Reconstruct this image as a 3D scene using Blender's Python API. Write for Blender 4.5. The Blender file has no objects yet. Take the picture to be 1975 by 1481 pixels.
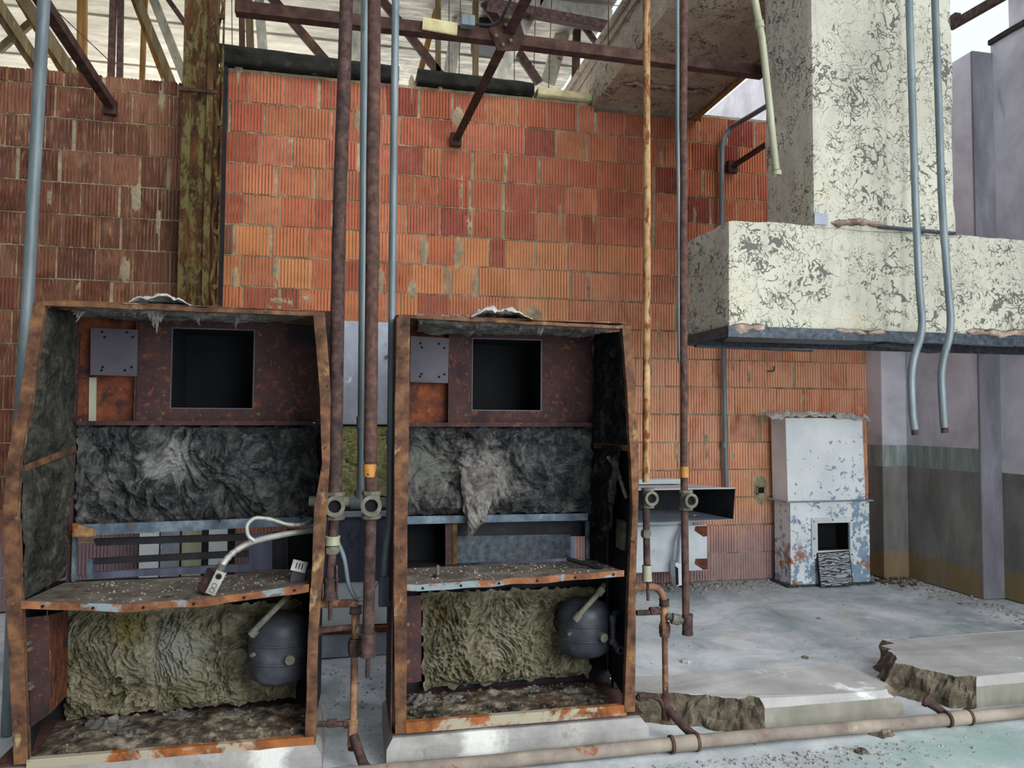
import bpy, bmesh, math, random
from math import sin, cos, pi, radians, tan, sqrt
from mathutils import Vector, Matrix, noise
random.seed(7)
SC = bpy.context.scene
COL = SC.collection
# ------------------------------------------------------------------ camera
F = 1426.0
H = 1.6
ROT = Matrix.Rotation(radians(-12), 3, 'Z') @ Matrix.Rotation(radians(92.5), 3, 'X') @ Matrix.Rotation(radians(.35), 3, 'Z')
cam = bpy.data.cameras.new('camera'); cam.sensor_width = 36; cam.lens = F/1975*36
cam.clip_start = .05; cam.clip_end = 300
co = bpy.data.objects.new('camera', cam); COL.objects.link(co)
co.location = (0, 0, H); co.rotation_euler = ROT.to_euler()
SC.camera = co
# ------------------------------------------------------------------ world, sun, exposure
w = bpy.data.worlds.new('daylight'); SC.world = w; w.use_nodes = True
bg = w.node_tree.nodes['Background']
bg.inputs[0].default_value = (.86, .92, 1.0, 1); bg.inputs[1].default_value = 1.0
sun = bpy.data.lights.new('sun', 'SUN'); sun.energy = 1.5; sun.angle = radians(40); sun.color = (1, .97, .9)
so = bpy.data.objects.new('sun', sun); COL.objects.link(so)
so.rotation_euler = Vector((-.45, .66, -.60)).to_track_quat('-Z', 'Y').to_euler()
hw = bpy.data.lights.new('far_roof_fill_light', 'AREA'); hw.shape = 'RECTANGLE'; hw.size = 8; hw.size_y = 2.5; hw.energy = 420; hw.color = (1, .95, .86)  # added lamp, brightens the roof boards beyond the wall
ho = bpy.data.objects.new('far_roof_fill_light', hw); COL.objects.link(ho); ho.location = (0, 12.5, 3.2)
ho.rotation_euler = Vector((0, -.8, .55)).to_track_quat('-Z', 'Y').to_euler()
fw = bpy.data.lights.new('front_right_fill_light', 'AREA'); fw.shape = 'RECTANGLE'; fw.size = 4.5; fw.size_y = 3; fw.energy = 330; fw.color = (.93, .97, 1)  # added soft lamp behind the camera, lifts the right side of the room
fo = bpy.data.objects.new('front_right_fill_light', fw); COL.objects.link(fo); fo.location = (3.6, -3.0, 2.6)
fo.rotation_euler = Vector((.0, 1, -.08)).to_track_quat('-Z', 'Y').to_euler()
VS = SC.view_settings
SC.display_settings.display_device = 'sRGB'
VS.view_transform = 'Standard'; VS.look = 'None'; VS.gamma = 1; VS.use_curve_mapping = False
VS.exposure = 0.15
# ------------------------------------------------------------------ helpers
def V(*a): return Vector(a)
def ray(px, py): return ROT @ Vector(((px-987.5)/F, -(py-740.5)/F, -1))
def WY(px, py, Y):
    r = ray(px, py); t = Y/r.y; return Vector((r.x*t, Y, H+r.z*t))
def WX(px, py, X):
    r = ray(px, py); t = X/r.x; return Vector((X, r.y*t, H+r.z*t))
def WZ(px, py, z):
    r = ray(px, py); t = (z-H)/r.z; return Vector((r.x*t, r.y*t, z))
def srgb(h):
    h = h.lstrip('#'); o = []
    for i in (0, 2, 4):
        c = int(h[i:i+2], 16)/255
        o.append(c/12.92 if c <= .04045 else ((c+.055)/1.055)**2.4)
    return (o[0], o[1], o[2], 1)
def fbm(p, o=4): return noise.fractal(p, 1.0, 2.0, o)

class MB:
    def __init__(s): s.v = []; s.f = []; s.sm = []; s.c = None
    def add(s, vs, fs, smooth=False):
        n = len(s.v); s.v += [Vector(v) for v in vs]
        for q in fs: s.f.append(tuple(i+n for i in q)); s.sm.append(smooth)
        return s
    def box(s, x0, x1, y0, y1, z0, z1):
        return s.hexa([(x0,y0,z0),(x1,y0,z0),(x1,y1,z0),(x0,y1,z0)], [(x0,y0,z1),(x1,y0,z1),(x1,y1,z1),(x0,y1,z1)])
    def hexa(s, b, t):
        return s.add(list(b)+list(t), [(3,2,1,0),(4,5,6,7),(0,1,5,4),(1,2,6,5),(2,3,7,6),(3,0,4,7)])
    def loft(s, secs, closed=False, caps=True, smooth=False):
        n = len(secs[0]); vs = [p for q in secs for p in q]; fs = []
        m = len(secs)
        for i in range(m-1+(1 if closed else 0)):
            a = i*n; b = ((i+1) % m)*n
            for j in range(n):
                k = (j+1) % n; fs.append((a+j, a+k, b+k, b+j))
        st = len(s.f); s.add(vs, fs, smooth)
        if caps and not closed:
            s.add(secs[0], [tuple(reversed(range(n)))]); s.add(secs[-1], [tuple(range(n))])
        return s
    def bar(s, a, b, w, d, up=(0, 1, 0)):
        a = Vector(a); b = Vector(b); t = (b-a).normalized(); u = Vector(up)
        u = (u - t*u.dot(t)).normalized(); n = t.cross(u)
        sec = [u*(d/2)+n*(w/2), u*(-d/2)+n*(w/2), u*(-d/2)-n*(w/2), u*(d/2)-n*(w/2)]
        return s.loft([[a+q for q in sec], [b+q for q in sec]])
    def angle(s, a, b, w, t_=.006, up=(0, 1, 0), flip=1):
        a = Vector(a); b = Vector(b); t = (b-a).normalized(); u = Vector(up)
        u = (u - t*u.dot(t)).normalized(); n = t.cross(u)*flip
        pr = [(0,0),(w,0),(w,t_),(t_,t_),(t_,w),(0,w)]
        return s.loft([[a+n*(x-w/2)+u*y for x, y in pr], [b+n*(x-w/2)+u*y for x, y in pr]])
    def tube(s, pts, r, seg=14, caps=True, smooth=True):
        pts = [Vector(p) for p in pts]; n = len(pts)
        rr = r if isinstance(r, (list, tuple)) else [r]*n
        T = []
        for i in range(n):
            a = pts[max(i-1, 0)]; b = pts[min(i+1, n-1)]; d = b-a
            T.append(d.normalized() if d.length > 1e-9 else (T[-1] if T else V(0,0,1)))
        u = T[0].orthogonal().normalized(); secs = []
        for i in range(n):
            u = (u - T[i]*u.dot(T[i])).normalized(); w_ = T[i].cross(u)
            secs.append([pts[i]+(u*cos(2*pi*k/seg)+w_*sin(2*pi*k/seg))*rr[i] for k in range(seg)])
        return s.loft(secs, caps=caps, smooth=smooth)
    def cyl(s, c, d, r, L, seg=14, smooth=True):
        c = Vector(c); d = Vector(d).normalized()*L/2
        return s.tube([c-d, c+d], r, seg, True, smooth)
    def ring(s, c, d, ro, ri, L, seg=20):
        c = Vector(c); d = Vector(d).normalized(); a = c-d*L/2; b = c+d*L/2
        u = d.orthogonal().normalized(); w_ = d.cross(u); secs = []
        for k in range(seg):
            e = u*cos(2*pi*k/seg)+w_*sin(2*pi*k/seg)
            secs.append([a+e*ri, b+e*ri, b+e*ro, a+e*ro])
        return s.loft(secs, closed=True, smooth=False)
    def lathe(s, c, prof, seg=32, axis='Z', smooth=True):
        c = Vector(c); secs = []
        for r, h in prof:
            if axis == 'Z': secs.append([c+V(r*cos(2*pi*k/seg), r*sin(2*pi*k/seg), h) for k in range(seg)])
            else: secs.append([c+V(r*cos(2*pi*k/seg), -h, r*sin(2*pi*k/seg)) for k in range(seg)])
        return s.loft(secs, smooth=smooth)
    def grid(s, fn, nu, nv, smooth=True, both=None):
        vs = [fn(i/nu, j/nv) for j in range(nv+1) for i in range(nu+1)]
        fs = [(j*(nu+1)+i, j*(nu+1)+i+1, (j+1)*(nu+1)+i+1, (j+1)*(nu+1)+i) for j in range(nv) for i in range(nu)]
        return s.add(vs, fs, smooth)

ORIG = {}
def build(mb, name, mat, parent=None, label=None, cat=None, group=None, kind=None, bevel=0, sub=0, solid=0):
    me = bpy.data.meshes.new(name)
    if parent is None:
        xs = [v.x for v in mb.v]; ys = [v.y for v in mb.v]; zs = [v.z for v in mb.v]
        L = V((min(xs)+max(xs))/2, (min(ys)+max(ys))/2, min(zs))
    else: L = ORIG[parent.name]
    me.from_pydata([tuple(v-L) for v in mb.v], [], mb.f)
    me.polygons.foreach_set('use_smooth', mb.sm)
    if mb.c:
        ca = me.color_attributes.new('tint', 'FLOAT_COLOR', 'POINT')
        flat = []
        for q in mb.c: flat += q
        ca.data.foreach_set('color', flat)
    me.update()
    o = bpy.data.objects.new(name, me); COL.objects.link(o); ORIG[o.name] = L
    if mat: me.materials.append(mat)
    if parent is None: o.location = L
    else: o.parent = parent
    if bevel:
        m = o.modifiers.new('bevel', 'BEVEL'); m.width = bevel; m.segments = 2; m.limit_method = 'ANGLE'; m.angle_limit = radians(40)
    if solid:
        m = o.modifiers.new('solid', 'SOLIDIFY'); m.thickness = solid; m.offset = 0
    tag(o, label, cat, group, kind)
    return o
def tag(o, label=None, cat=None, group=None, kind=None):
    if label: o['label'] = label
    if cat: o['category'] = cat
    if group: o['group'] = group
    if kind: o['kind'] = kind
def thing(name, loc, label, cat, group=None):
    o = bpy.data.objects.new(name, None); COL.objects.link(o); o.location = loc; o.empty_display_size = .1
    ORIG[o.name] = Vector(loc); tag(o, label, cat, group); return o
def fillet(pts, R=.08, n=6):
    pts = [Vector(p) for p in pts]; out = [pts[0]]
    for i in range(1, len(pts)-1):
        a, b, c = pts[i-1], pts[i], pts[i+1]
        d1 = (a-b); d2 = (c-b); r = min(R, d1.length*.45, d2.length*.45)
        p = b+d1.normalized()*r; q = b+d2.normalized()*r
        for k in range(n+1):
            t = k/n; out.append(p*(1-t)**2+b*2*t*(1-t)+q*t*t)
    out.append(pts[-1]); return out
def dense(pts, step=.25):
    out = []
    for a, b in zip(pts[:-1], pts[1:]):
        a = Vector(a); b = Vector(b); n = max(1, int((b-a).length/step))
        for k in range(n): out.append(a.lerp(b, k/n))
    out.append(Vector(pts[-1])); return out

# ------------------------------------------------------------------ materials
class NT:
    def __init__(s, name):
        s.m = bpy.data.materials.new(name); s.m.use_nodes = True; s.t = s.m.node_tree
        s.b = s.t.nodes['Principled BSDF']; s.geo = s.n('ShaderNodeNewGeometry'); s.pos = s.geo.outputs['Position']
    def n(s, t, **k):
        x = s.t.nodes.new(t)
        for a, b in k.items(): setattr(x, a, b)
        return x
    def l(s, a, b): s.t.links.new(a, b)
    def put(s, inp, val):
        if hasattr(val, 'is_output') or isinstance(val, bpy.types.NodeSocket): s.l(val, inp)
        else: inp.default_value = val
    def math(s, op, a, b=0.0, clamp=False):
        x = s.n('ShaderNodeMath', operation=op, use_clamp=clamp); s.put(x.inputs[0], a); s.put(x.inputs[1], b); return x.outputs[0]
    def co(s, scale=(1, 1, 1), off=(0, 0, 0), src=None):
        x = s.n('ShaderNodeMapping'); s.l(src or s.pos, x.inputs[0]); x.inputs['Scale'].default_value = scale; x.inputs['Location'].default_value = off; return x.outputs[0]
    def noise(s, scale=5, detail=6, rough=.6, dist=0, st=(1, 1, 1), off=(0, 0, 0), src=None):
        x = s.n('ShaderNodeTexNoise'); s.l(s.co(st, off, src), x.inputs['Vector'])
        x.inputs['Scale'].default_value = scale; x.inputs['Detail'].default_value = detail
        x.inputs['Roughness'].default_value = rough; x.inputs['Distortion'].default_value = dist; return x.outputs[0]
    def ramp(s, fac, stops):
        x = s.n('ShaderNodeValToRGB'); s.l(fac, x.inputs[0]); e = x.color_ramp.elements
        while len(e) < len(stops): e.new(.5)
        for i, (p, c) in enumerate(stops):
            e[i].position = p; e[i].color = srgb(c) if isinstance(c, str) else ((c, c, c, 1) if not hasattr(c, '__len__') else c)
        return x.outputs[0]
    def step(s, fac, lo, hi):
        x = s.n('ShaderNodeMapRange'); x.interpolation_type = 'SMOOTHSTEP'; s.l(fac, x.inputs[0])
        x.inputs[1].default_value = lo; x.inputs[2].default_value = hi; return x.outputs[0]
    def mix(s, fac, a, b, mode='MIX'):
        x = s.n('ShaderNodeMix', data_type='RGBA', blend_type=mode); s.put(x.inputs[0], fac)
        s.put(x.inputs[6], srgb(a) if isinstance(a, str) else a); s.put(x.inputs[7], srgb(b) if isinstance(b, str) else b); return x.outputs[2]
    def sep(s):
        x = s.n('ShaderNodeSeparateXYZ'); s.l(s.pos, x.inputs[0]); return x.outputs
    def vor(s, scale, feature='F1', st=(1, 1, 1), warp=0, wscale=3, rand=1):
        x = s.n('ShaderNodeTexVoronoi', feature=feature); v = s.co(st)
        if warp:
            nz = s.n('ShaderNodeTexNoise'); s.l(s.pos, nz.inputs[0]); nz.inputs['Scale'].default_value = wscale; nz.inputs['Detail'].default_value = 3
            sb = s.n('ShaderNodeVectorMath', operation='SUBTRACT'); s.l(nz.outputs[1], sb.inputs[0]); sb.inputs[1].default_value = (.5, .5, .5)
            sc = s.n('ShaderNodeVectorMath', operation='SCALE'); s.l(sb.outputs[0], sc.inputs[0]); sc.inputs[3].default_value = warp
            ad = s.n('ShaderNodeVectorMath', operation='ADD'); s.l(v, ad.inputs[0]); s.l(sc.outputs[0], ad.inputs[1]); v = ad.outputs[0]
        s.l(v, x.inputs['Vector']); x.inputs['Scale'].default_value = scale; x.inputs['Randomness'].default_value = rand
        return x.outputs[0]
    def done(s, color, rough=.85, metal=0, bump=None, bs=.4, bd=.01, spec=.3):
        s.put(s.b.inputs['Base Color'], color); s.put(s.b.inputs['Roughness'], rough); s.put(s.b.inputs['Metallic'], metal)
        s.b.inputs['Specular IOR Level'].default_value = spec
        if bump is not None:
            x = s.n('ShaderNodeBump'); s.l(bump, x.inputs['Height']); x.inputs['Strength'].default_value = bs; x.inputs['Distance'].default_value = bd
            s.l(x.outputs[0], s.b.inputs['Normal'])
        return s.m
_off = [0]
def nmat(name, stops, scale=6, st=(1, 1, 1), layers=(), rough=.85, metal=0, bs=.4, bd=.008, bscale=60, dist=0, detail=7):
    m = NT(name); _off[0] += 3.7; off = (_off[0], _off[0]*.3, 1.1)
    c = m.ramp(m.noise(scale, detail, .62, dist, st, off), stops)
    for i, (colr, sc, lo, hi, lst) in enumerate(layers):
        f = m.step(m.noise(sc, 8, .65, .3, lst, (off[0]+11*i+5, off[1], i*3.3)), lo, hi)
        c = m.mix(f, c, colr)
    b = m.noise(bscale, 5, .65)
    return m.done(c, rough, metal, b, bs, bd)
def rustmat(name, a, b, c, scale=9, layers=(), st=(1, 1, 1), rough=.85):
    return nmat(name, [(.3, a), (.5, b), (.7, c)], scale, st, layers, rough, 0, .5, .004, 120)

M = {}
M['rust_frame'] = rustmat('rusted_orange_frame_steel', '#2e201a', '#5f4231', '#87603f', 13, [('#a8936a', 7, .58, .7, (1, 1, .6)), ('#2e1c16', 25, .6, .7, (1, 1, 1))])
M['rust_base'] = rustmat('rust_and_pale_paint_base_rail', '#4a2c1e', '#8a542e', '#a9683a', 10, [('#a39c88', 3.2, .48, .54, (1, 1, 1)), ('#7a4426', 12, .6, .66, (1, 1, 1))])
M['rust_lip'] = rustmat('rusted_painted_shelf_lip', '#4a2a20', '#7d5138', '#a06a45', 14, [('#7e8d92', 6, .5, .58, (1, 1, 1)), ('#8f3c22', 9, .62, .68, (1, 1, 1))])
M['rust_sheet'] = rustmat('purple_brown_rusted_sheet', '#33232a', '#43302f', '#53352f', 6, [('#754431', 24, .54, .7, (1, 1, 1)), ('#95603f', 70, .6, .7, (1, 1, 1)), ('#281e24', 3, .52, .68, (1, 1, 1))])
M['rust_orange_sheet'] = rustmat('orange_rusted_sheet', '#462820', '#6a3a26', '#8a4c2c', 14, [('#3c2826', 7, .5, .64, (1, 1, 1)), ('#a8663a', 40, .6, .7, (1, 1, 1))])
M['rust_dark'] = rustmat('dark_brown_rusted_pipe', '#28201f', '#453431', '#604a41', 26, [('#8a6a58', 30, .62, .72, (1, 1, .3))])
M['rust_red'] = rustmat('reddish_rusted_pipe', '#332623', '#503a34', '#6a4e43', 24, [('#2e1c1a', 14, .58, .68, (2, 2, .4))])
M['rust_steel'] = rustmat('brown_rusted_brace_steel', '#2b1e1a', '#46302a', '#62463a', 10)
M['rust_yellow'] = rustmat('yellow_painted_rusting_pipe', '#6e4c30', '#a08058', '#b89a70', 9, [('#6e3c1c', 24, .5, .6, (1, 1, .35)), ('#c8a050', 3, .55, .7, (1, 1, .3))])
M['rust_feed'] = rustmat('orange_brown_feed_pipe_rust', '#4b342c', '#83604a', '#b08a64', 10, [('#4a2c28', 12, .52, .62, (1, 1, .6))])
M['pipe_floor'] = rustmat('dusty_grey_brown_pipe', '#706860', '#8c8278', '#a39a8a', 5, [('#84503a', 9, .58, .68, (1, 1, 1)), ('#c8c2a8', 4, .6, .7, (1, 1, 1))])
M['galv'] = nmat('dull_galvanised_conduit', [(.3, '#5c686c'), (.6, '#7b878b'), (.8, '#979f9f')], 5, (3, 3, .5), [('#5a6a72', 20, .62, .7, (1, 1, .3))], .5, .25, .15, .002)
M['galv_warm'] = nmat('beige_conduit', [(.3, '#8a8c74'), (.6, '#a8aa92'), (.8, '#bcbda6')], 5, (3, 3, .5), (), .6, .1, .15, .002)
M['galv_sheet'] = nmat('stained_galvanised_sheet', [(.3, '#6f7484'), (.55, '#9aa0ac'), (.75, '#c2c6cc')], 2.2, (1.2, 1, .7), [('#5c6070', 6, .6, .72, (1, 1, 1)), ('#d8dad8', 9, .62, .7, (1, 1, 1))], .5, .3, .2, .003)
M['galv_blue'] = nmat('blue_grey_galvanised_plate', [(.35, '#2c3238'), (.6, '#49525a'), (.75, '#6a7276')], 30, (1, 1, 1), [('#3c3c3c', 3, .55, .7, (1, 1, 1))], .5, .3, .2, .002)
M['rail'] = nmat('blue_grey_rail_steel', [(.3, '#3c4450'), (.55, '#5d6d7a'), (.75, '#8a9498')], 12, (1, 1, 1), [('#6a4a36', 9, .6, .7, (1, 1, 1))], .6, .2, .3, .003)
M['fitting'] = nmat('grey_cast_fitting', [(.3, '#4c4a42'), (.6, '#6e6c60'), (.8, '#8d897a')], 22, (1, 1, 1), [('#6a4632', 18, .6, .7, (1, 1, 1))], .75, .1, .4, .003)
M['dark_steel'] = nmat('black_sooty_steel', [(.3, '#15161a'), (.6, '#23252b'), (.8, '#34363c')], 8, (1, 1, 1), (), .7, .1, .3, .003)
M['dark_blue'] = nmat('dark_blue_grey_sheet', [(.3, '#3a3d4c'), (.6, '#505466'), (.8, '#6a6e7e')], 4, (3, 3, .6), [('#2c2c38', 5, .58, .7, (1, 1, .4))], .6, .1, .2, .003)
M['gauge'] = nmat('grey_violet_gauge_plate', [(.3, '#4c474e'), (.6, '#5c5860'), (.8, '#6e6a70')], 4, (1, 1, 1), (), .6, .1, .2, .002)
M['void'] = nmat('soot_and_hole_shade_black', [(.3, '#090b0d'), (.7, '#14171a')], 4)  # black for sooty throats and for shade drawn into holes
M['tape'] = nmat('yellow_orange_tape', [(.3, '#9a6a34'), (.7, '#bb8440')], 12, (1, 1, 1), [('#5c3416', 16, .6, .66, (1, 1, 1))], .5)
M['tank'] = nmat('dark_blue_grey_tank_paint', [(.3, '#292b31'), (.55, '#3c3f46'), (.75, '#5a5c60')], 6, (1, 1, 1), [('#6c6a60', 30, .66, .74, (1, 1, 1))], .5, .1, .2, .003)
M['white_paint'] = nmat('chalky_white_paint', [(.3, '#b8c0c4'), (.6, '#d6dcde'), (.8, '#e6eaea')], 3, (1, 1, 1), [('#a8907a', 6, .62, .72, (1, 1, 1))], .7)
M['foil'] = nmat('crumpled_grey_white_wrap', [(.3, '#8f8d88'), (.6, '#c2c0bb'), (.8, '#e2e0da')], 14, (1, 1, 3), (), .6, .1, .6, .01, 40)
M['concrete'] = nmat('grey_plinth_concrete', [(.3, '#7d7c7a'), (.55, '#9c9b99'), (.75, '#b8b6b2')], 4, (1, 1, 1), [('#d8dcd8', 3.3, .62, .74, (1, 1, .4)), ('#76705f', 8, .6, .75, (1, 1, 1))], .9, 0, .6, .006, 50)
M['slab_side'] = nmat('darker_cast_slab_side', [(.3, '#6f6d63'), (.55, '#8b897e'), (.75, '#a3a197')], 5, (1, 1, .5), [('#b9bcae', 3, .58, .7, (1, 1, .2))], .9, 0, .4, .004, 45)  # slab sides, a darker yellowish grey than the tops
M['broken'] = nmat('broken_dark_concrete', [(.3, '#37322b'), (.5, '#655c4d'), (.72, '#968d7b')], 12, (1, 1, 1), (), .95, 0, 1, .02, 35)
m = NT('grey_plinth_concrete'); x, y, z = m.sep()
c = m.ramp(m.noise(4, 7, .62, .3), [(.3, '#7d7c7a'), (.55, '#9c9b99'), (.75, '#b8b6b2')])
c = m.mix(m.math('MULTIPLY', m.step(m.noise(8, 8, .65, .3), .56, .72), .6), c, '#6f695c')
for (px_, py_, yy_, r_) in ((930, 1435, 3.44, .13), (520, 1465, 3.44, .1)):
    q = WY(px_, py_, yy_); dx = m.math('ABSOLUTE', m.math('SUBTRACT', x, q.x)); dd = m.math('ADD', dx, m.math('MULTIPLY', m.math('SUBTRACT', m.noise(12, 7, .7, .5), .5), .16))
    c = m.mix(m.math('MULTIPLY', m.math('SUBTRACT', 1.0, m.step(dd, r_*.3, r_)), .8), c, '#e2e4e0')  # pale noise-edged bands at set spots along the plinths
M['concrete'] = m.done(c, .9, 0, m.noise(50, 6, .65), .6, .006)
M['slab_top'] = nmat('dusty_pale_slab_concrete', [(.3, '#908f8c'), (.55, '#a9a9a7'), (.75, '#c0c0be')], 2.5, (1, 1, 1), [('#eef0f0', 3, .6, .72, (1, 1, 1))], .9, 0, .4, .004, 45)
M['charred'] = nmat('charred_black_beam', [(.3, '#14130f'), (.6, '#26251f'), (.8, '#4a4638')], 9, (1, 1, 1), [('#5c5848', 5, .62, .72, (1, 1, 1))], .9, 0, .8, .02, 30)
M['wood'] = nmat('orange_brown_timber', [(.3, '#6a4a28'), (.55, '#94703e'), (.75, '#b08c54')], 4, (6, 6, .6), [('#5c4428', 9, .6, .7, (3, 3, .4))], .85, 0, .4, .004)
M['wood_grey'] = nmat('grey_brown_timber', [(.3, '#4c4230'), (.55, '#6b5e44'), (.75, '#8c7c5c')], 4, (6, 6, .6), [('#a08454', 7, .62, .7, (3, 3, .4))], .85, 0, .4, .004)
M['pale_concrete'] = nmat('flaking_pale_concrete_member', [(.3, '#8c8c84'), (.55, '#b4b2a4'), (.75, '#d4d0c0')], 6, (2, 2, 1), [('#7a5c3c', 7, .6, .68, (1, 1, 1)), ('#606058', 10, .62, .7, (1, 1, 1))], .9, 0, .7, .01, 30)
M['rubble'] = nmat('grey_rubble_chips', [(.3, '#6c6a68'), (.55, '#98958f'), (.75, '#c4c2bc')], 30, (1, 1, 1), (), .95)
M['shelf_dust'] = nmat('dust_covered_shelf_steel', [(.3, '#46403b'), (.55, '#6e675d'), (.75, '#948c7f')], 9, (1, 1, 1), [('#5a3a2c', 7, .56, .68, (1, 1, 1)), ('#34302e', 12, .6, .7, (1, 1, 1))], .95, 0, .6, .006, 70)
M['debris_dark'] = nmat('dark_crumbled_debris', [(.36, '#262321'), (.5, '#574f44'), (.66, '#9b927f')], 14, (1, 1, 1), [('#5e3c2a', 5, .56, .66, (1, 1, 1))], .95, 0, .8, .01, 60)
M['cream'] = nmat('cream_flaking_plaster', [(.3, '#a89c74'), (.7, '#d4ca9c')], 12)
M['rust_column'] = None; LOCK = None

def insul_mat(name, dark, mid, light, patches):
    m = NT(name); x, y, z = m.sep()
    a = m.noise(7, 9, .68, 1.2, (1, 1, 1.0))
    c = m.ramp(a, [(.33, dark), (.5, mid), (.68, light)])
    # long pale fibre streaks of the wool
    b = m.noise(26, 7, .7, 1.5, (1, 1, .28))
    c = m.mix(m.math('MULTIPLY', m.step(b, .5, .66), .5), c, light)
    c = m.mix(m.math('MULTIPLY', m.step(m.noise(34, 8, .75, 2.2, (1, 1, .4), (8, 2, 5)), .52, .66), .55), c, dark)
    for (colr, px, pz, r, amt) in patches:
        dx = m.math('SUBTRACT', x, px); dz = m.math('SUBTRACT', z, pz)
        d = m.math('SQRT', m.math('ADD', m.math('MULTIPLY', dx, dx), m.math('MULTIPLY', m.math('MULTIPLY', dz, dz), 1.3)))
        d = m.math('ADD', d, m.math('MULTIPLY', m.math('SUBTRACT', m.noise(9, 8, .7, 1.0), .5), r*2.4))
        f = m.math('MULTIPLY', m.math('SUBTRACT', 1.0, m.step(d, r*.2, r)), amt)
        c = m.mix(f, c, colr)
    bb = m.math('ADD', m.noise(30, 8, .75, 2.0), m.math('MULTIPLY', b, .6))
    return m.done(c, 1.0, 0, bb, 1.0, .02, .05)
def P(px, py, Y): p = WY(px, py, Y); return p.x, p.z
YB = 3.95
ax, az = P(330, 890, YB); bx_, bz_ = P(930, 920, YB); cx, cz = P(820, 900, YB)
M['wool'] = insul_mat('sooty_grey_wool', '#232427', '#4a4b4d', '#8b8b89', [('#b4b4b2', ax, az, .17, .85), ('#a9a6a0', bx_, bz_, .24, .8), ('#8f9186', cx, cz, .2, .7)])
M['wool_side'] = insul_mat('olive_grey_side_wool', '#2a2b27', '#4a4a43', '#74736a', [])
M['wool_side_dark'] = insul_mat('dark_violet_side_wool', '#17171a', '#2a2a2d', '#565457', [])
M['wool_tuft'] = insul_mat('pale_hanging_wool', '#4a4743', '#85817b', '#bdb9b3', [])
ax, az = P(250, 1210, 3.9); bx_, bz_ = P(340, 1260, 3.9); cx, cz = P(960, 1230, 3.9); ex, ez = P(850, 1180, 3.9)
M['mineral'] = insul_mat('crumbling_olive_mineral_wool', '#5c573f', '#989276', '#cdc7ad', [('#a0954e', ax, az, .14, .6), ('#bcbdb0', bx_, bz_, .22, .8), ('#c4bea4', cx, cz, .26, .8), ('#857a48', ex, ez, .12, .6)])
M['board'] = insul_mat('yellow_fibre_board', '#6c6b48', '#a5a56f', '#c6c493', [])

# brick: per block tint attribute times noise
m = NT('hollow_clay_block'); at = m.n('ShaderNodeAttribute', attribute_name='tint').outputs[0]
n1 = m.noise(3, 6, .6); c = m.mix(.55, at, m.ramp(n1, [(.3, (.55, .5, .5, 1)), (.55, (1, 1, 1, 1)), (.75, (1.25, 1.3, 1.35, 1))]), 'MULTIPLY')
x, y, z = m.sep()
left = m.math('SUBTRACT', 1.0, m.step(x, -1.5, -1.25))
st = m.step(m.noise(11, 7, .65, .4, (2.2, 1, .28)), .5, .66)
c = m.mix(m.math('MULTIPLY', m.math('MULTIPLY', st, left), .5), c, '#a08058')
dk = m.step(m.noise(2.6, 6, .6, .4, (1.3, 1, .8), (3, 0, 9)), .5, .62)
c = m.mix(m.math('MULTIPLY', m.math('MULTIPLY', dk, left), .55), c, '#4a251b')
wh = m.step(m.noise(7, 8, .7, .6, (1.6, 1, .5), (7, 0, 2)), .6, .72)
c = m.mix(m.math('MULTIPLY', wh, .4), c, '#dba67c')
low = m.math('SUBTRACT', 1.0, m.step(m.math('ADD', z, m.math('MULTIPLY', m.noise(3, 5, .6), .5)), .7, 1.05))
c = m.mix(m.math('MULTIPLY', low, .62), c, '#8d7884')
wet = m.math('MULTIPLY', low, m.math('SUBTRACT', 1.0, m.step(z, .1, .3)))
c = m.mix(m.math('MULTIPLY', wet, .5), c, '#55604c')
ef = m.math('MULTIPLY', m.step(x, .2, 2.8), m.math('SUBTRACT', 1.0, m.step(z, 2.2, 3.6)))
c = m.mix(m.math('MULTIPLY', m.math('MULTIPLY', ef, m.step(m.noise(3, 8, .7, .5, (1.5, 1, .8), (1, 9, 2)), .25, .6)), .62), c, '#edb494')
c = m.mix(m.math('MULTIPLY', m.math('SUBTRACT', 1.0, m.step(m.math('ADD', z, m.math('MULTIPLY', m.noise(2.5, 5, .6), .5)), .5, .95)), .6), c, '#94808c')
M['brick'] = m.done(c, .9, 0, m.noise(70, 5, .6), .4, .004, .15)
M['mortar'] = nmat('sandy_grey_mortar', [(.3, '#7c705a'), (.55, '#a6977a'), (.75, '#c8ba9c')], 8, (1, 1, 1), (), .95, 0, .9, .012, 45)

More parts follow.
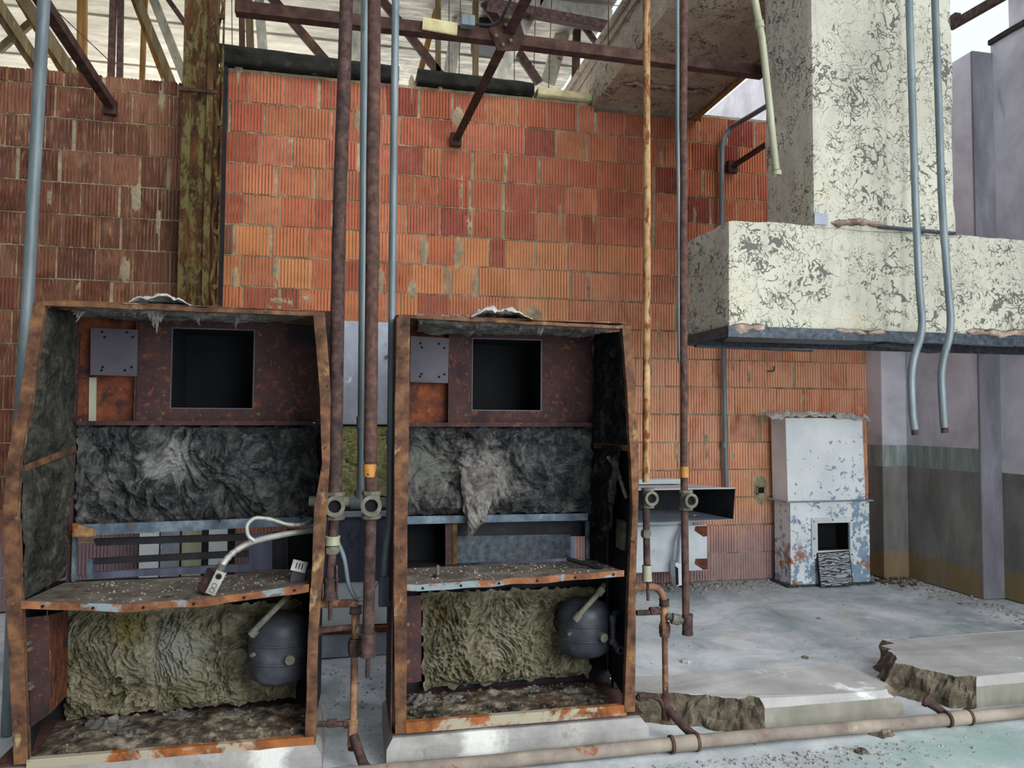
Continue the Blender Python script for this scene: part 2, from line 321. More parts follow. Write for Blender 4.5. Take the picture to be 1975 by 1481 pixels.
def peel(name, base, base2, dark, seed=0, dens=0.0):
    m = NT(name); x, y, z = m.sep()
    c = m.ramp(m.noise(1.6, 6, .6, .3), [(.3, base2), (.6, base)])
    st = m.step(m.noise(4, 7, .6, .4, (1.6, 1.6, .35), (seed, 4, 1)), .52, .72)
    c = m.mix(m.math('MULTIPLY', st, .35), c, '#8f8c80')
    for px_ in (1706, 1738):
        q = WY(px_, 300, 4.05); dx = m.math('ADD', m.math('ABSOLUTE', m.math('SUBTRACT', x, q.x)), m.math('MULTIPLY', m.noise(3, 6, .65, .3, (1, 1, .5)), .05))
        c = m.mix(m.math('MULTIPLY', m.math('SUBTRACT', 1.0, m.step(dx, .02, .06)), .5), c, '#8b897c')
    wr = m.step(m.noise(2.2, 5, .6, .3, (1, 1, 1), (seed, 8, 8)), .58, .7)
    c = m.mix(m.math('MULTIPLY', wr, .3), c, '#c9b888')
    cr = m.vor(13, 'DISTANCE_TO_EDGE', (1, 1, .8), .35, 5)
    cr2 = m.vor(31, 'DISTANCE_TO_EDGE', (1, 1, .7), .22, 9)
    dn = m.noise(2.3, 4, .6, .2, (1, 1, 1), (seed+2, 5, 3))
    gate = m.step(m.noise(9, 4, .6, .5, (1, 1, 1), (seed, 1, 8)), .5-dens, .56-dens)
    for (qx, qy, qr) in ((1470, 480, .2), (1575, 545, .17), (1790, 330, .2), (1700, 60, .15)):
        q = WY(qx, qy, 4.05); dx = m.math('SUBTRACT', x, q.x); dz = m.math('SUBTRACT', z, q.z)
        dd = m.math('SQRT', m.math('ADD', m.math('MULTIPLY', dx, dx), m.math('MULTIPLY', dz, dz)))
        dn = m.math('ADD', dn, m.math('MULTIPLY', m.math('SUBTRACT', 1.0, m.step(dd, qr*.3, qr)), .3))
    wd = m.math('MULTIPLY', m.step(dn, .34, .75), .095)
    f1 = m.math('LESS_THAN', cr, m.math('ADD', m.math('MULTIPLY', wd, gate), .004))
    f1 = m.math('MULTIPLY', f1, m.step(m.noise(5, 4, .6, .5, (1, 1, 1), (seed+4, 1, 3)), .44-dens, .48-dens))
    gate2 = m.step(m.noise(14, 3, .6, .5, (1, 1, 1), (seed+9, 2, 8)), .54-dens, .57-dens)
    f2 = m.math('MULTIPLY', m.math('LESS_THAN', cr2, m.math('MULTIPLY', m.step(dn, .3, .8), .1)), gate2)
    fl = m.math('MULTIPLY', m.step(m.noise(16, 5, .6, .8, (1, 1, .8), (seed+1, 2, 2)), .66, .68), m.step(dn, .5, .6))
    f = m.math('MAXIMUM', m.math('MAXIMUM', f1, f2), fl)
    c = m.mix(m.math('MULTIPLY', f, .82), c, dark)
    h = m.math('SUBTRACT', m.math('MULTIPLY', m.noise(12, 6, .6), .5), f)
    return m.done(c, .75, 0, h, .8, .012, .25)
M['peel'] = peel('cracked_cream_duct_coating', '#bdbbaa', '#a5a394', '#373c39', 0, .03)
M['peel_grey'] = peel('cracked_grey_beige_duct_coating', '#a79a86', '#8b8072', '#37332e', 5)

# peeling white over blue
m = NT('white_paint_peeling_off_blue'); x, y, z = m.sep()
c = m.ramp(m.noise(3, 5, .6), [(.3, '#d4dadc'), (.7, '#eef2f2')])
gx = m.math('MULTIPLY', m.math('SUBTRACT', x, 4.3), .10)
gz = m.math('MULTIPLY', m.math('SUBTRACT', 1.05, z), .12)
f = m.step(m.math('ADD', m.math('ADD', m.noise(12, 9, .72, .3), gx), gz), .60, .615)
c = m.mix(m.math('MULTIPLY', f, .9), c, m.ramp(m.noise(9, 4, .6), [(.3, '#5f7f9c'), (.7, '#88a3b8')]))
r = m.math('MULTIPLY', m.step(m.noise(6, 6, .65, .3, (1, 1, 1), (5, 5, 5)), .52, .6), m.math('SUBTRACT', 1.0, m.step(z, .25, .5)))
c = m.mix(r, c, '#a56a44')
M['peel_blue'] = m.done(c, .6, 0, f, .5, .004, .3)

# painted right wall: pale above, dark oil paint below, ochre at foot
m = NT('soot_streaked_painted_concrete'); x, y, z = m.sep()
z1 = WY(1730, 857, 6.53).z; z2 = WY(1730, 898, 6.53).z
c = m.ramp(m.noise(1.8, 7, .62, .3), [(.3, '#9c99a0'), (.5, '#bcb9c0'), (.7, '#d0ced6')])
sk = m.step(m.noise(5, 8, .7, .4, (2, 2, .35)), .58, .7)
c = m.mix(m.math('MULTIPLY', sk, .35), c, '#66636e')
deep = m.step(m.math('SUBTRACT', x, 5.6), -.01, .01)
zz = m.math('ADD', z, m.math('MULTIPLY', m.noise(25, 3, .6), .012))
lo = m.ramp(m.noise(2.4, 7, .62, .3, (1.5, 1.5, .5)), [(.3, '#565550'), (.5, '#716f6b'), (.7, '#8c8882')])
bl = m.step(m.noise(4, 6, .6, .3, (2, 2, .3), (3, 3, 3)), .52, .7)
lo = m.mix(m.math('MULTIPLY', bl, .5), lo, '#6f8894')
mid = m.ramp(m.noise(6, 7, .62, .3, (2, 2, .25)), [(.35, '#64706a'), (.6, '#8b9490'), (.72, '#a8a8ac')])
zr = m.math('ADD', zz, m.math('MULTIPLY', deep, 0.0))
fm = m.math('MULTIPLY', m.math('LESS_THAN', zz, z1), m.math('SUBTRACT', 1.0, deep))
c = m.mix(fm, c, mid)
c = m.mix(m.math('LESS_THAN', zz, z2), c, lo)
oc = m.math('LESS_THAN', m.math('ADD', z, m.math('MULTIPLY', m.noise(4, 6, .6), .25)), .38)
c = m.mix(m.math('MULTIPLY', oc, .55), c, '#8c7038')
M['wallpaint'] = m.done(c, .8, 0, m.noise(30, 6, .6), .3, .006, .3)
M['darkstrip'] = nmat('darker_return_concrete', [(.3, '#5c5a60'), (.55, '#78767e'), (.75, '#94929a')], 2, (2, 2, .6), (), .85)  # return face of the wall step, darker grey than the walls

# floor
m = NT('dusty_stained_concrete_floor'); x, y, z = m.sep()
c = m.ramp(m.noise(1.3, 9, .68, .6), [(.32, '#848c8f'), (.48, '#b0b8bc'), (.66, '#dadee0')])
g = m.step(m.noise(1.1, 6, .6, .5, (1, 1, 1), (4, 2, 0)), .54, .68)
c = m.mix(m.math('MULTIPLY', g, .5), c, '#7f9c94')
wpt = m.step(m.noise(1.6, 6, .6, .5, (1, 1, 1), (9, 6, 0)), .55, .7)
c = m.mix(m.math('MULTIPLY', wpt, .6), c, '#e2e4e6')
tn = m.step(m.noise(1.5, 6, .6, .5, (1, 1, 1), (19, 3, 0)), .62, .7)
c = m.mix(m.math('MULTIPLY', tn, .5), c, '#c2b49c')
q = WZ(1850, 1440, 0); dx = m.math('SUBTRACT', x, q.x); dy = m.math('SUBTRACT', y, q.y)
gd = m.math('ADD', m.math('SQRT', m.math('ADD', m.math('MULTIPLY', dx, dx), m.math('MULTIPLY', m.math('MULTIPLY', dy, dy), 6.0))), m.math('MULTIPLY', m.noise(4, 7, .65, .5), .9))
c = m.mix(m.math('MULTIPLY', m.math('SUBTRACT', 1.0, m.step(gd, .5, 1.3)), .75), c, '#7fa096')
dk_ = m.step(m.noise(3, 9, .72, .6, (1.6, .7, 1), (6, 1, 0)), .55, .7)
c = m.mix(m.math('MULTIPLY', dk_, .45), c, '#7b7e7d')
dd = m.step(m.noise(12, 8, .7, .3), .6, .72)
c = m.mix(m.math('MULTIPLY', dd, .35), c, '#7c7e80')
M['floor'] = m.done(c, .8, 0, m.noise(22, 8, .7), .5, .008, .3)

# roof boards
m = NT('whitewashed_roof_boards'); x, y, z = m.sep()
c = m.ramp(m.noise(3, 8, .65, .5, (.6, 2, 1)), [(.3, '#a9a496'), (.55, '#cfcabc'), (.75, '#e8e4d8')])
gr = m.math('MULTIPLY', m.step(x, -1.3, .3), m.step(m.noise(5, 8, .7, .5, (.7, 3, 1), (2, 1, 1)), .3, .62))
c = m.mix(m.math('MULTIPLY', gr, .75), c, '#6c7072')
M['roof'] = m.done(c, .9, 0, m.noise(20, 6, .7, 0, (.4, 3, 1)), .5, .01, .1)

# rust column: olive paint flaking to dark rust
m = NT('olive_paint_flaking_from_rusted_column')
c = m.ramp(m.noise(8, 8, .7, .3, (1, 1, .35)), [(.35, '#2a1a14'), (.5, '#4a2e1c'), (.7, '#6e4a26')])
f = m.step(m.noise(16, 10, .78, .5, (1, 1, .35), (2, 7, 1)), .47, .56)
c = m.mix(m.math('MULTIPLY', f, .8), c, '#6e673f')
M['rust_column'] = m.done(c, .85, 0, f, .5, .006, .2)

# weathered plywood grain
m = NT('weathered_grained_plywood')
wv = m.n('ShaderNodeTexWave', wave_type='BANDS', bands_direction='Z'); m.l(m.co((.35, 1, 1)), wv.inputs['Vector'])
wv.inputs['Scale'].default_value = 13; wv.inputs['Distortion'].default_value = 13; wv.inputs['Detail'].default_value = 3; wv.inputs['Detail Scale'].default_value = 1.6
c = m.ramp(wv.outputs[1], [(.2, '#3c4046'), (.45, '#808488'), (.8, '#a8aaaa')])
M['ply'] = m.done(c, .8, 0, wv.outputs[1], .5, .004, .2)

def S(mb, name, mat, **k): return build(mb, name, mat, kind='structure', **k)
YW = 6.75; ZT = 4.65
# ------------------------------------------------------------------ structure
fl = MB()
def ffn(u, v):
    X = -4.6+u*11.2; Y = -3+v*13.5
    return V(X, Y, .012*fbm(V(X*.9, Y*.9, 0), 4)-.006)
fl.grid(ffn, 150, 170); fl.box(-4.6, 6.6, -3, 10.5, -.3, -.03)
S(fl, 'floor', M['floor'])
# right wall: thicker part beyond, thinner part nearer, corner pilaster
XR, XR2, YS = 5.5, 5.72, WX(1889, 900, 5.5).y
ztop = WX(1862, 104, 5.5).z
b = MB(); b.box(XR, 6.1, YS, 6.95, 0, 4.98); b.box(XR, 6.1, 6.95, 14, 0, 6.5); S(b, 'wall_right', M['wallpaint'])
b = MB(); b.box(XR2, 6.1, 1.0, YS, 0, 5.08); b.box(XR2+.02, 6.1, 1.0, WX(1942, 40, XR2).y, 5.08, 7)
S(b, 'wall_right_near', M['wallpaint'])
b = MB(); b.box(XR-.002, XR2+.002, YS-.02, YS, 0, 4.98); S(b, 'trim_1', M['darkstrip'])
b = MB(); b.box(5.21, XR, 6.53, YW+.1, 0, ZT); S(b, 'trim_2', M['wallpaint'], bevel=.01)
# unseen walls and ceiling piece, added to keep light off the left of the bay
b = MB(); b.box(-4.7, -4.5, -2, 10, 0, 6); S(b, 'shade_wall_left', M['concrete'])
b = MB(); b.box(-4.7, .2, -3, 3.6, 6.2, 6.35); S(b, 'shade_ceiling', M['concrete'])
b = MB(); b.box(-4.7, -4.5, -6, -2, 0, 6); b.box(-4.7, 0, -6.2, -6, 0, 6); S(b, 'shade_wall_front', M['concrete'])
# brick wall
random.seed(11)
def brickwall():
    mb = MB(); mb.c = []; rh = .272; rows = int(ZT/rh)+1
    for r in range(rows+1):
        z0 = r*rh+.004; z1 = (r+1)*rh-.010
        x = -4.4 + (r % 2)*.15 + random.uniform(-.02, .02)
        while x < 5.2:
            W_ = random.choice([.285]*6+[.29, .30, .275, .2, .15]); 
            xa = x; xb = min(x+W_, 5.21); x = xb + random.choice([.007]*5+[.012, .02, .028])
            top = ZT if xa > -1.36 else ZT-.18
            if xa > 2.12 and xb < 3.45: top = 4.572
            if z0 > top-.08: continue
            zz1 = min(z1, top); 
            jy = random.uniform(-.004, .004); ja = random.uniform(-.012, .012); jz = random.uniform(-.003, .003)
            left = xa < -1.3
            if left: base = random.choice([(.215,.082,.052),(.18,.066,.043),(.24,.10,.062),(.15,.056,.04)])  # browner stained blocks, also darkened to carry the light falloff leftwards
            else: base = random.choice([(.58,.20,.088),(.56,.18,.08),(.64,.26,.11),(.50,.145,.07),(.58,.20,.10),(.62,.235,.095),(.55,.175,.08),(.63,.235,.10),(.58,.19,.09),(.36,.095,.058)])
            if not left and z0 > 3.2: base = (base[0]*.82, base[1]*.72, base[2]*.85)
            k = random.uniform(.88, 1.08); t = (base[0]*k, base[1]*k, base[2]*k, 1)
            n = max(3, round((xb-xa)/.0285)); p = (xb-xa)/n; g = .022; e = .0042
            if left: e = .0045
            pr = []
            for i in range(n):
                a = xa+i*p; wob = random.uniform(-.0012, .0012)
                pr += [(a+.0022, g), (a+.0026+abs(wob), .004), (a+e+wob+.001, .0005), (a+p*.5, 0), (a+p-e+wob, .0005), (a+p-.0026, .004), (a+p-.0022, g)]
            bot = []; tp = []
            for (px, d) in pr:
                yy = YW+jy+d+(px-xa)*ja
                bot.append(V(px, yy, z0+jz)); tp.append(V(px+random.uniform(-.0008,.0008), yy, zz1+jz+random.uniform(-.002, .001)))
            N = len(pr); yb = YW+.05
            vs = bot+tp+[V(q.x, yb, q.z) for q in bot]+[V(q.x, yb, q.z) for q in tp]
            fs = []
            for i in range(N-1):
                fs += [(i, i+1, N+i+1, N+i), (N+i, N+i+1, 3*N+i+1, 3*N+i), (2*N+i, 2*N+i+1, i+1, i)]
            fs += [(0, N, 3*N, 2*N), (N-1, 3*N-1, 4*N-1, 2*N-1)]
            mb.add(vs, fs); mb.c += [t]*len(vs)
    return mb
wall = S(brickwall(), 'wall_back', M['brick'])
b = MB()
def mfn(u, v):
    X = -4.4+u*9.61; Z = v*(ZT-.003)
    if X < -1.36: Z = min(Z, ZT-.19)
    if 2.18 < X < 3.36: Z = min(Z, 4.565)
    return V(X, YW+.010+.007*fbm(V(X*14, Z*14, 3), 3), Z)
b.grid(mfn, 420, 190)
b.box(-4.4, -1.36, YW+.05, YW+.25, 0, ZT-.19); b.box(-1.36, 2.18, YW+.05, YW+.25, 0, ZT); b.box(2.18, 3.36, YW+.05, YW+.25, 0, 4.565); b.box(3.36, 5.21, YW+.05, YW+.25, 0, ZT)
for r in range(1, 18):
    secs = []; zr = r*.272-.003
    for k in range(640):
        X = -4.4+k*.015
        if zr > ZT-.21 and X < -1.36: continue
        n_ = fbm(V(X*22, r*7.1, 2), 3); h_ = .0045+.006*max(0, n_+.1)+.002*noise.noise(V(X*60, r, 1)); dz = .003*noise.noise(V(X*9, r*3, 5)); yy_ = YW+.004-.010*max(-.2, n_)
        secs.append([V(X, yy_+.006, zr-h_+dz), V(X, yy_, zr-h_*.4+dz), V(X, yy_, zr+h_*.5+dz), V(X, yy_+.006, zr+h_+dz), V(X, YW+.02, zr+h_*.5), V(X, YW+.02, zr-h_*.5)])
    if len(secs) > 2: b.loft(secs)
# repair smears of mortar over broken block edges
def smear(px, py, wpx, hpx, seed):
    c = WY(px, py, YW); sc = (c-V(0, 0, H)).length/F; wx = wpx*sc*.5*1.05; hz = hpx*sc*.5
    def fn(u, v):
        a = u*2*pi; rr = v
        k = 1+.45*noise.noise(V(cos(a)*1.7+seed, sin(a)*1.7, seed*2.3))+.2*noise.noise(V(cos(a)*5, sin(a)*5, seed))
        x = c.x+cos(a)*wx*rr*k; z = c.z+sin(a)*hz*rr*k
        return V(x, YW-.012*(1-rr**3)*(.6+.8*abs(noise.noise(V(x*25, z*25, seed))))+.006, z)
    b.grid(fn, 22, 6)
for i, q in enumerate([(890,375,12,70),(905,435,16,60),(818,485,18,68),(884,486,20,62),(868,548,10,60),(915,550,9,62),(795,560,22,55),(735,540,12,60),
    (690,225,10,50),(885,230,26,48),(975,310,9,44),(795,175,12,58),(460,135,12,50),(452,545,12,60),(532,520,14,45),(540,580,40,14),(595,575,30,26),(1028,605,32,34),(560,585,16,22),
    (850,160,10,40),(1080,410,8,50),(1145,420,6,45),(910,410,14,30),(1275,300,8,40),(1340,420,7,50),(1467,945,32,56),(1362,860,12,60),(1415,880,12,26),(1305,870,8,50),(1475,805,10,50),(1445,725,9,40),(1412,560,8,30),
    (262,380,18,60),(240,520,18,60),(95,380,10,50),(150,560,14,40),(312,190,12,60),(305,430,9,50),(300,580,22,20),(1270,630,7,60),(1255,700,8,60),(520,600,14,30),(700,560,16,40),(640,420,5,50),(1415,700,8,40)]):
    smear(*q, i*3.1)
build(b, 'mortar', M['mortar'], parent=wall, kind='structure')
# the hall beyond: roof of boards, far light
b = MB()
ZR = 5.95
yy = 6.9
i = 0
while yy < 12:
    x1 = 2.62
    b.box(-4.5, x1, yy, yy+.57, ZR-.02*(i % 2), ZR+.05); yy += .585; i += 1
S(b, 'ceiling', M['roof'])

# ------------------------------------------------------------------ steel column and lintel
cl = WY(343, 590, 6.5); cr = WY(404, 590, 6.5)
t = thing('rusted_column', (-1.27, 6.62, 0), 'tall rusted olive steel column standing against the brick wall behind the left cabinet', 'column')
b = MB()
x0, x1 = -1.44, -1.17
b.box(x0, x0+.05, 6.48, 6.74, 0, 5.4); b.box(x0+.05, x1-.05, 6.50, 6.53, 0, 5.4); b.box(x1-.055, x1-.035, 6.48, 6.74, 0, 5.4)
b.box(x0, x0+.07, 6.47, 6.485, 0, 5.4); b.box(x1-.08, x1-.03, 6.47, 6.485, 0, 5.4)
build(b, 'channel', M['rust_column'], t, bevel=.003)
b = MB(); z = .1; k = 0
while z < 5.2:
    b.bar((x1-.02, 6.5, z), (x1+.028, 6.5, z+.26), .022, .006) if k % 2 == 0 else b.bar((x1+.028, 6.5, z), (x1-.02, 6.5, z+.26), .022, .006)
    z += .26; k += 1
b.bar((x1+.035, 6.52, 0), (x1+.035, 6.52, 5.4), .012, .03)
build(b, 'lacing', M['rust_column'], t)
b = MB(); z = .36
while z < 5.2:
    b.cyl((x1+.02, 6.49, z), (0, 1, 0), .024, .02, 6, False); z += .46
build(b, 'bolts', M['rust_column'], t)
b = MB(); b.box(x0-.02, x1+.01, 6.45, 6.47, 4.28, 4.31); build(b, 'strap', M['rust_steel'], t)
b = MB(); b.box(x1-.005, x1+.04, 6.7, 6.75, 0, ZT+.1); build(b, 'shadow_gap_plate', M['dark_steel'], t)

def lumpy(x0, x1, y0, y1, z0, z1, amp, seed, fade=0, mb=None):
    mb = mb or MB(); n = max(8, int((x1-x0)/.04)); secs = []
    for i in range(n+1):
        X = x0+(x1-x0)*i/n; sec = []
        h = 1-fade*(i/n)
        for k in range(16):
            a = 2*pi*k/16; c_, s_ = cos(a), sin(a); q = max(abs(c_), abs(s_)); c_ /= q; s_ /= q
            Y = (y0+y1)/2+c_*(y1-y0)/2; Z = z0+(z1-z0)*h*(s_+1)/2
            d = amp*fbm(V(X*5+seed, Y*7, Z*7), 4)
            sec.append(V(X+d*.2, Y+d, max(Z+d*.7, z0 if s_ < -.9 else Z+d*.7)))
        secs.append(sec)
    return mb.loft(secs, smooth=True)
build(lumpy(-1.20, .35, 6.68, 6.95, ZT+.003, ZT+.17, .02, 1, .25), 'charred_lintel', M['charred'], label='long charred black beam lying on top of the brick wall beside the column', cat='beam', group='charred beams on the wall top')
build(lumpy(.52, 1.62, 6.68, 6.95, ZT+.003, ZT+.13, .025, 7, .2), 'charred_lintel', M['charred'], label='shorter charred black beam on the wall top behind the crossed steel braces', cat='beam', group='charred beams on the wall top')
build(lumpy(1.66, 2.2, 6.70, 6.93, ZT+.003, ZT+.08, .015, 3, .2), 'mortar_lump', M['cream'], label='cream mortar lump on the wall top left of the overhead duct', cat='mortar lump')

# ------------------------------------------------------------------ horizontal bracing in the bay
ZB = 4.06
def onz(px, py, z=ZB): return WZ(px, py, z)
def brace(px0, px1, label, w=.07):
    a = px0; b_ = px1; t = thing('brace_strut', (a.x, a.y, a.z), label, 'brace', 'horizontal steel braces')
    mb = MB(); mb.angle(a, b_, w, .008, (0, 0, 1)); build(mb, 'angle_bar', M['rust_steel'], t)
    mb = MB(); mb.box(a.x-.05, a.x+.05, a.y-.06, a.y+.0, a.z-.05, a.z+.07); mb.cyl((a.x-.02, a.y-.065, a.z), (0, 1, 0), .014, .02, 6, False); mb.cyl((a.x+.025, a.y-.065, a.z), (0, 1, 0), .014, .02, 6, False)
    build(mb, 'wall_bracket', M['rust_steel'], t, bevel=.004)
a = WY(878, 274, YW-.02); g = onz(975, 70, a.z)
YBAR = g.y
brace(a, V(g.x+.06, g.y-1.0, a.z), 'rusted brace running from the middle of the brick wall to the bolted gusset plate')
a = WY(215, 213, YW-.02); brace(a, V(a.x+.11, YBAR-.2, a.z), 'rusted brace fixed to the dark brick left of the column', .07)
a = WY(1409, 326, YW-.02); brace(a, V(a.x, YBAR+.3, a.z), 'short rusted brace fixed to the wall beside the right wall conduit', .06)
ZB = g.z
t = thing('brace_bar', (g.x, g.y, g.z), 'long rusted steel bar crossing above the room with a bolted gusset plate', 'brace')
l0 = onz(440, -5); r0 = onz(1482, 136)
b = MB(); b.angle(V(l0.x, YBAR, ZB), V(g.x, YBAR, ZB), .075, .009, (0, 1, 0)); b.angle(V(g.x, YBAR+.01, ZB-.005), V(2.9, YBAR+.05, ZB-.005), .075, .009, (0, 1, 0)); build(b, 'angle_bar', M['rust_steel'], t)
b = MB(); pts = [(-.13, .03), (-.07, .10), (.09, .12), (.14, 0), (.10, -.10), (-.06, -.12)]
# gusset lies nearly flat against the bar, tipped toward the room
q0 = [V(g.x+x*.9, YBAR-.015-z*.25, g.z+z*.85) for x, z in pts]; b.loft([q0, [p+V(0, -.012, 0) for p in q0]]); build(b, 'gusset_plate', M['rust_steel'], t, bevel=.002)
for x, z in [(-.07, -.02), (-.01, .05), (.03, .02), (.03, -.04), (-.02, -.07)]:
    b = MB(); b.cyl((g.x+x, YBAR-.035-z*.25, g.z+z), (0, 1, 0), .013, .02, 6, False); build(b, 'bolt', M['fitting'], t)
pa = WY(815, 45, YBAR-.02); pb = WY(882, 57, YBAR-.02)
b = MB(); b.bar(pa, pb, .085, .02); build(b, 'painted_sleeve', M['cream'], t, bevel=.008)
t = thing('junction_box', WY(902, 42, YBAR-.05), 'small grey junction box with a bent conduit on the overhead bar', 'junction box')
q = WY(902, 42, YBAR-.06); b = MB(); b.box(q.x-.045, q.x+.045, q.y-.03, q.y+.03, q.z-.035, q.z+.035); build(b, 'box', M['galv'], t, bevel=.005)
b = MB(); b.tube(fillet([WY(915, 47, YBAR-.06), WY(960, 50, YBAR-.06), WY(985, 0, YBAR-.12), WY(990, -20, YBAR-.15)], .12), .010); build(b, 'conduit', M['dark_steel'], t)

# ------------------------------------------------------------------ timber and steel beyond the wall
def member(name, mat, w, d, pts, Y, label, cat, grp, Y2=None, n=1):
    mb = MB(); a = WY(*pts[0], Y); c = WY(*pts[1], Y2 if Y2 else Y)
    if 'girder' not in name and a.z > c.z+.2:
        dv = (c-a)/(a.z-c.z); low = min(c.z, 4.5) if pts[1][0] < 1000 else c.z; c = c+dv*(c.z-low)
        a = a-dv*(ZR-.005-a.z)
    dirn = (c-a).normalized()
    if n == 1: mb.bar(a, c, w, d)
    else: mb.bar(a, c, w*.35, d); o = V(w*.5, 0.04, 0); mb.bar(a+o, c+o, w*.3, d)
    return build(mb, name, M[mat], label=label, cat=cat, group=grp, bevel=.004)
G1 = 'timber roof members beyond the wall'; G2 = 'steel roof members beyond the wall'; G3 = 'pale concrete roof members beyond the wall'
YA = 7.5
mem = [
 ('timber_rafter','wood_grey',.075,.06,[(-8,-4),(82,132)],YA,'grey timber rafter at the top left corner, lower of two side by side','rafter',G1),
 ('timber_rafter','wood_grey',.065,.06,[(-10,18),(70,135)],YA+.1,'thin grey timber rafter at far left edge under its twin','rafter',G1),
 ('timber_brace','wood_grey',.065,.05,[(-4,98),(60,44)],YA+.25,'short grey timber brace crossing the rafters at far left','brace',G1),
 ('timber_rafter','wood_grey',.10,.07,[(38,-12),(136,135)],YA,'broad grey timber rafter passing behind the left conduit','rafter',G1),
 ('timber_rafter','wood',.05,.05,[(18,-30),(116,132)],YA+.12,'yellow lit timber rafter alongside the broad grey rafter','rafter',G1),
 ('timber_rafter','wood_grey',.055,.06,[(78,-10),(155,122)],YA+.1,'narrow grey rafter right of the left conduit','rafter',G1),
 ('timber_post','wood',.08,.06,[(159,-10),(158,135)],YA+.2,'orange timber post above the dark brick, left of the brown twin posts','post',G1),
 ('steel_post','rust_red',.055,.05,[(219,-10),(214,150)],YA,'brown steel post, left of the twin above the dark brick','post',G2),
 ('steel_post','rust_dark',.05,.05,[(233,-10),(231,152)],YA,'dark steel post, right of the twin above the dark brick','post',G2),
 ('timber_post','wood',.045,.05,[(278,45),(274,158)],YA+.3,'thin orange timber post left of the column above the wall','post',G1),
 ('timber_rafter','wood_grey',.07,.06,[(262,-10),(333,162)],YA,'grey green slanting rafter next to the steel column','rafter',G1),
 ('timber_rafter','wood',.045,.05,[(253,-12),(318,158)],YA+.12,'orange slanting rafter next to the steel column','rafter',G1),
 ('concrete_rafter','pale_concrete',.085,.09,[(292,-12),(346,125)],YA+.35,'pale slanting concrete rafter left of the steel column','rafter',G3),
 ('steel_brace','rust_dark',.045,.04,[(318,-10),(352,38)],YA,'dark short steel brace touching the top of the column','brace',G2),
 ('steel_post','rust_steel',.05,.06,[(466,-10),(467,95)],YA,'dark brown steel post right of the column above the lintel','post',G2),
 ('timber_post','wood_grey',.07,.05,[(479,-10),(483,95)],YA+.1,'grey timber post right of the column above the lintel','post',G1),
 ('concrete_post','pale_concrete',.09,.08,[(499,-10),(507,98)],YA+.2,'flaking pale concrete post right of the column','post',G3),
 ('steel_brace','rust_steel',.085,.05,[(532,5),(622,110)],YA,'brown diagonal steel brace left of the rusted pipes','brace',G2),
 ('steel_brace','rust_steel',.085,.05,[(730,-8),(840,132)],YA,'brown diagonal steel brace right of the hanging conduits','brace',G2),
 ('timber_post','wood',.025,.04,[(657,35),(655,112)],YA+.2,'thin yellow timber batten behind the left rusted pipe','post',G1),
 ('concrete_post','pale_concrete',.12,.1,[(688,-10),(689,120)],YA+.3,'pale concrete post behind the hanging pipes','post',G3),
 ('timber_brace','wood',.06,.05,[(848,-5),(813,130)],YA+.25,'yellow slanting timber above the wall left of the gusset','brace',G1),
 ('timber_post','wood_grey',.055,.05,[(845,-5),(845,132)],YA,'grey timber post above the wall left of the gusset','post',G1),
 ('concrete_brace','pale_concrete',.13,.1,[(892,-15),(868,135)],YA+.35,'broad white concrete brace left of the gusset','brace',G3),
 ('steel_post','wood_grey',.06,.05,[(917,60),(917,142)],YA,'short grey post directly below the gusset junction','post',G2),
 ('timber_brace','pale_concrete',.12,.1,[(1043,-12),(962,148)],YA-.2,'big pale flaking brace leaning behind the gusset plate','brace',G3),
 ('steel_brace','rust_dark',.09,.05,[(985,80),(1040,160)],YA,'dark diagonal brace right of the gusset plate','brace',G2),
 ('steel_girder','rust_dark',.09,.1,[(940,8),(1172,52)],YA-.35,'dark steel girder high above the wall near the overhead duct','girder',G2),
 ('concrete_girder','pale_concrete',.12,.1,[(1040,10),(1178,34)],YA-.2,'pale girder just above the dark steel girder','girder',G3),
 ('steel_post','rust_steel',.08,.06,[(1113,45),(1110,150)],YA+.3,'rusted post below the dark girder left of the overhead duct','post',G2),
 ('concrete_brace','pale_concrete',.16,.1,[(1090,45),(1055,165)],YA+.45,'grey concrete brace left of the overhead duct','brace',G3),
 ('steel_brace','rust_dark',.055,.05,[(1120,42),(1152,86)],YA+.2,'small dark brace touching the overhead duct edge','brace',G2),
]
for q in mem: member(*q)
for (xa, ya, xb, yb, Y, lab) in [(129,40,222,128,7.4,'thin slanting tie rod above the dark brick'),(447,-5,448,113,6.6,'thin hanging wire just right of the column'),(866,8,866,138,6.6,'thin hanging wire left of the gusset plate'),(887,60,885,150,6.6,'thin hanging wire right beside the white concrete brace'),
    (992,85,992,155,6.6,'pale thread hanging below the gusset plate'),(1033,5,1029,155,6.6,'thin hanging wire right of the gusset plate'),(1064,-5,1058,162,6.6,'thin hanging wire midway between gusset and overhead duct'),(1174,-5,1173,165,5.9,'thin rusted rod hanging beside the overhead duct side'),(1060,0,1205,12,8.2,'upper thin bar across the roof opening')]:
    if abs(xa-xb) < 20:
        Y = 7.06 if Y > 6 else Y; p0 = WY(xa, ya, Y); p1 = WY(xb, yb+12, Y); p0 = p0+(p0-p1)*((ZR-.003-p0.z)/max(.01, p0.z-p1.z)); p1.z = max(p1.z, 4.67)
    else:
        p0 = WY(xa, ya, Y); p1 = WY(xb, yb, Y)
        if yb > 50: Y = 7.06; p0 = WY(xa, ya, Y); p1 = WY(xb, yb, Y); p0 = p0+(p0-p1)*((ZR-.003-p0.z)/(p0.z-p1.z))
    b = MB(); b.tube([p0, p1], .0045, 6); build(b, 'hanging_rod', M['rust_dark'], label=lab, cat='rod', group='thin rods and wires under the roof')
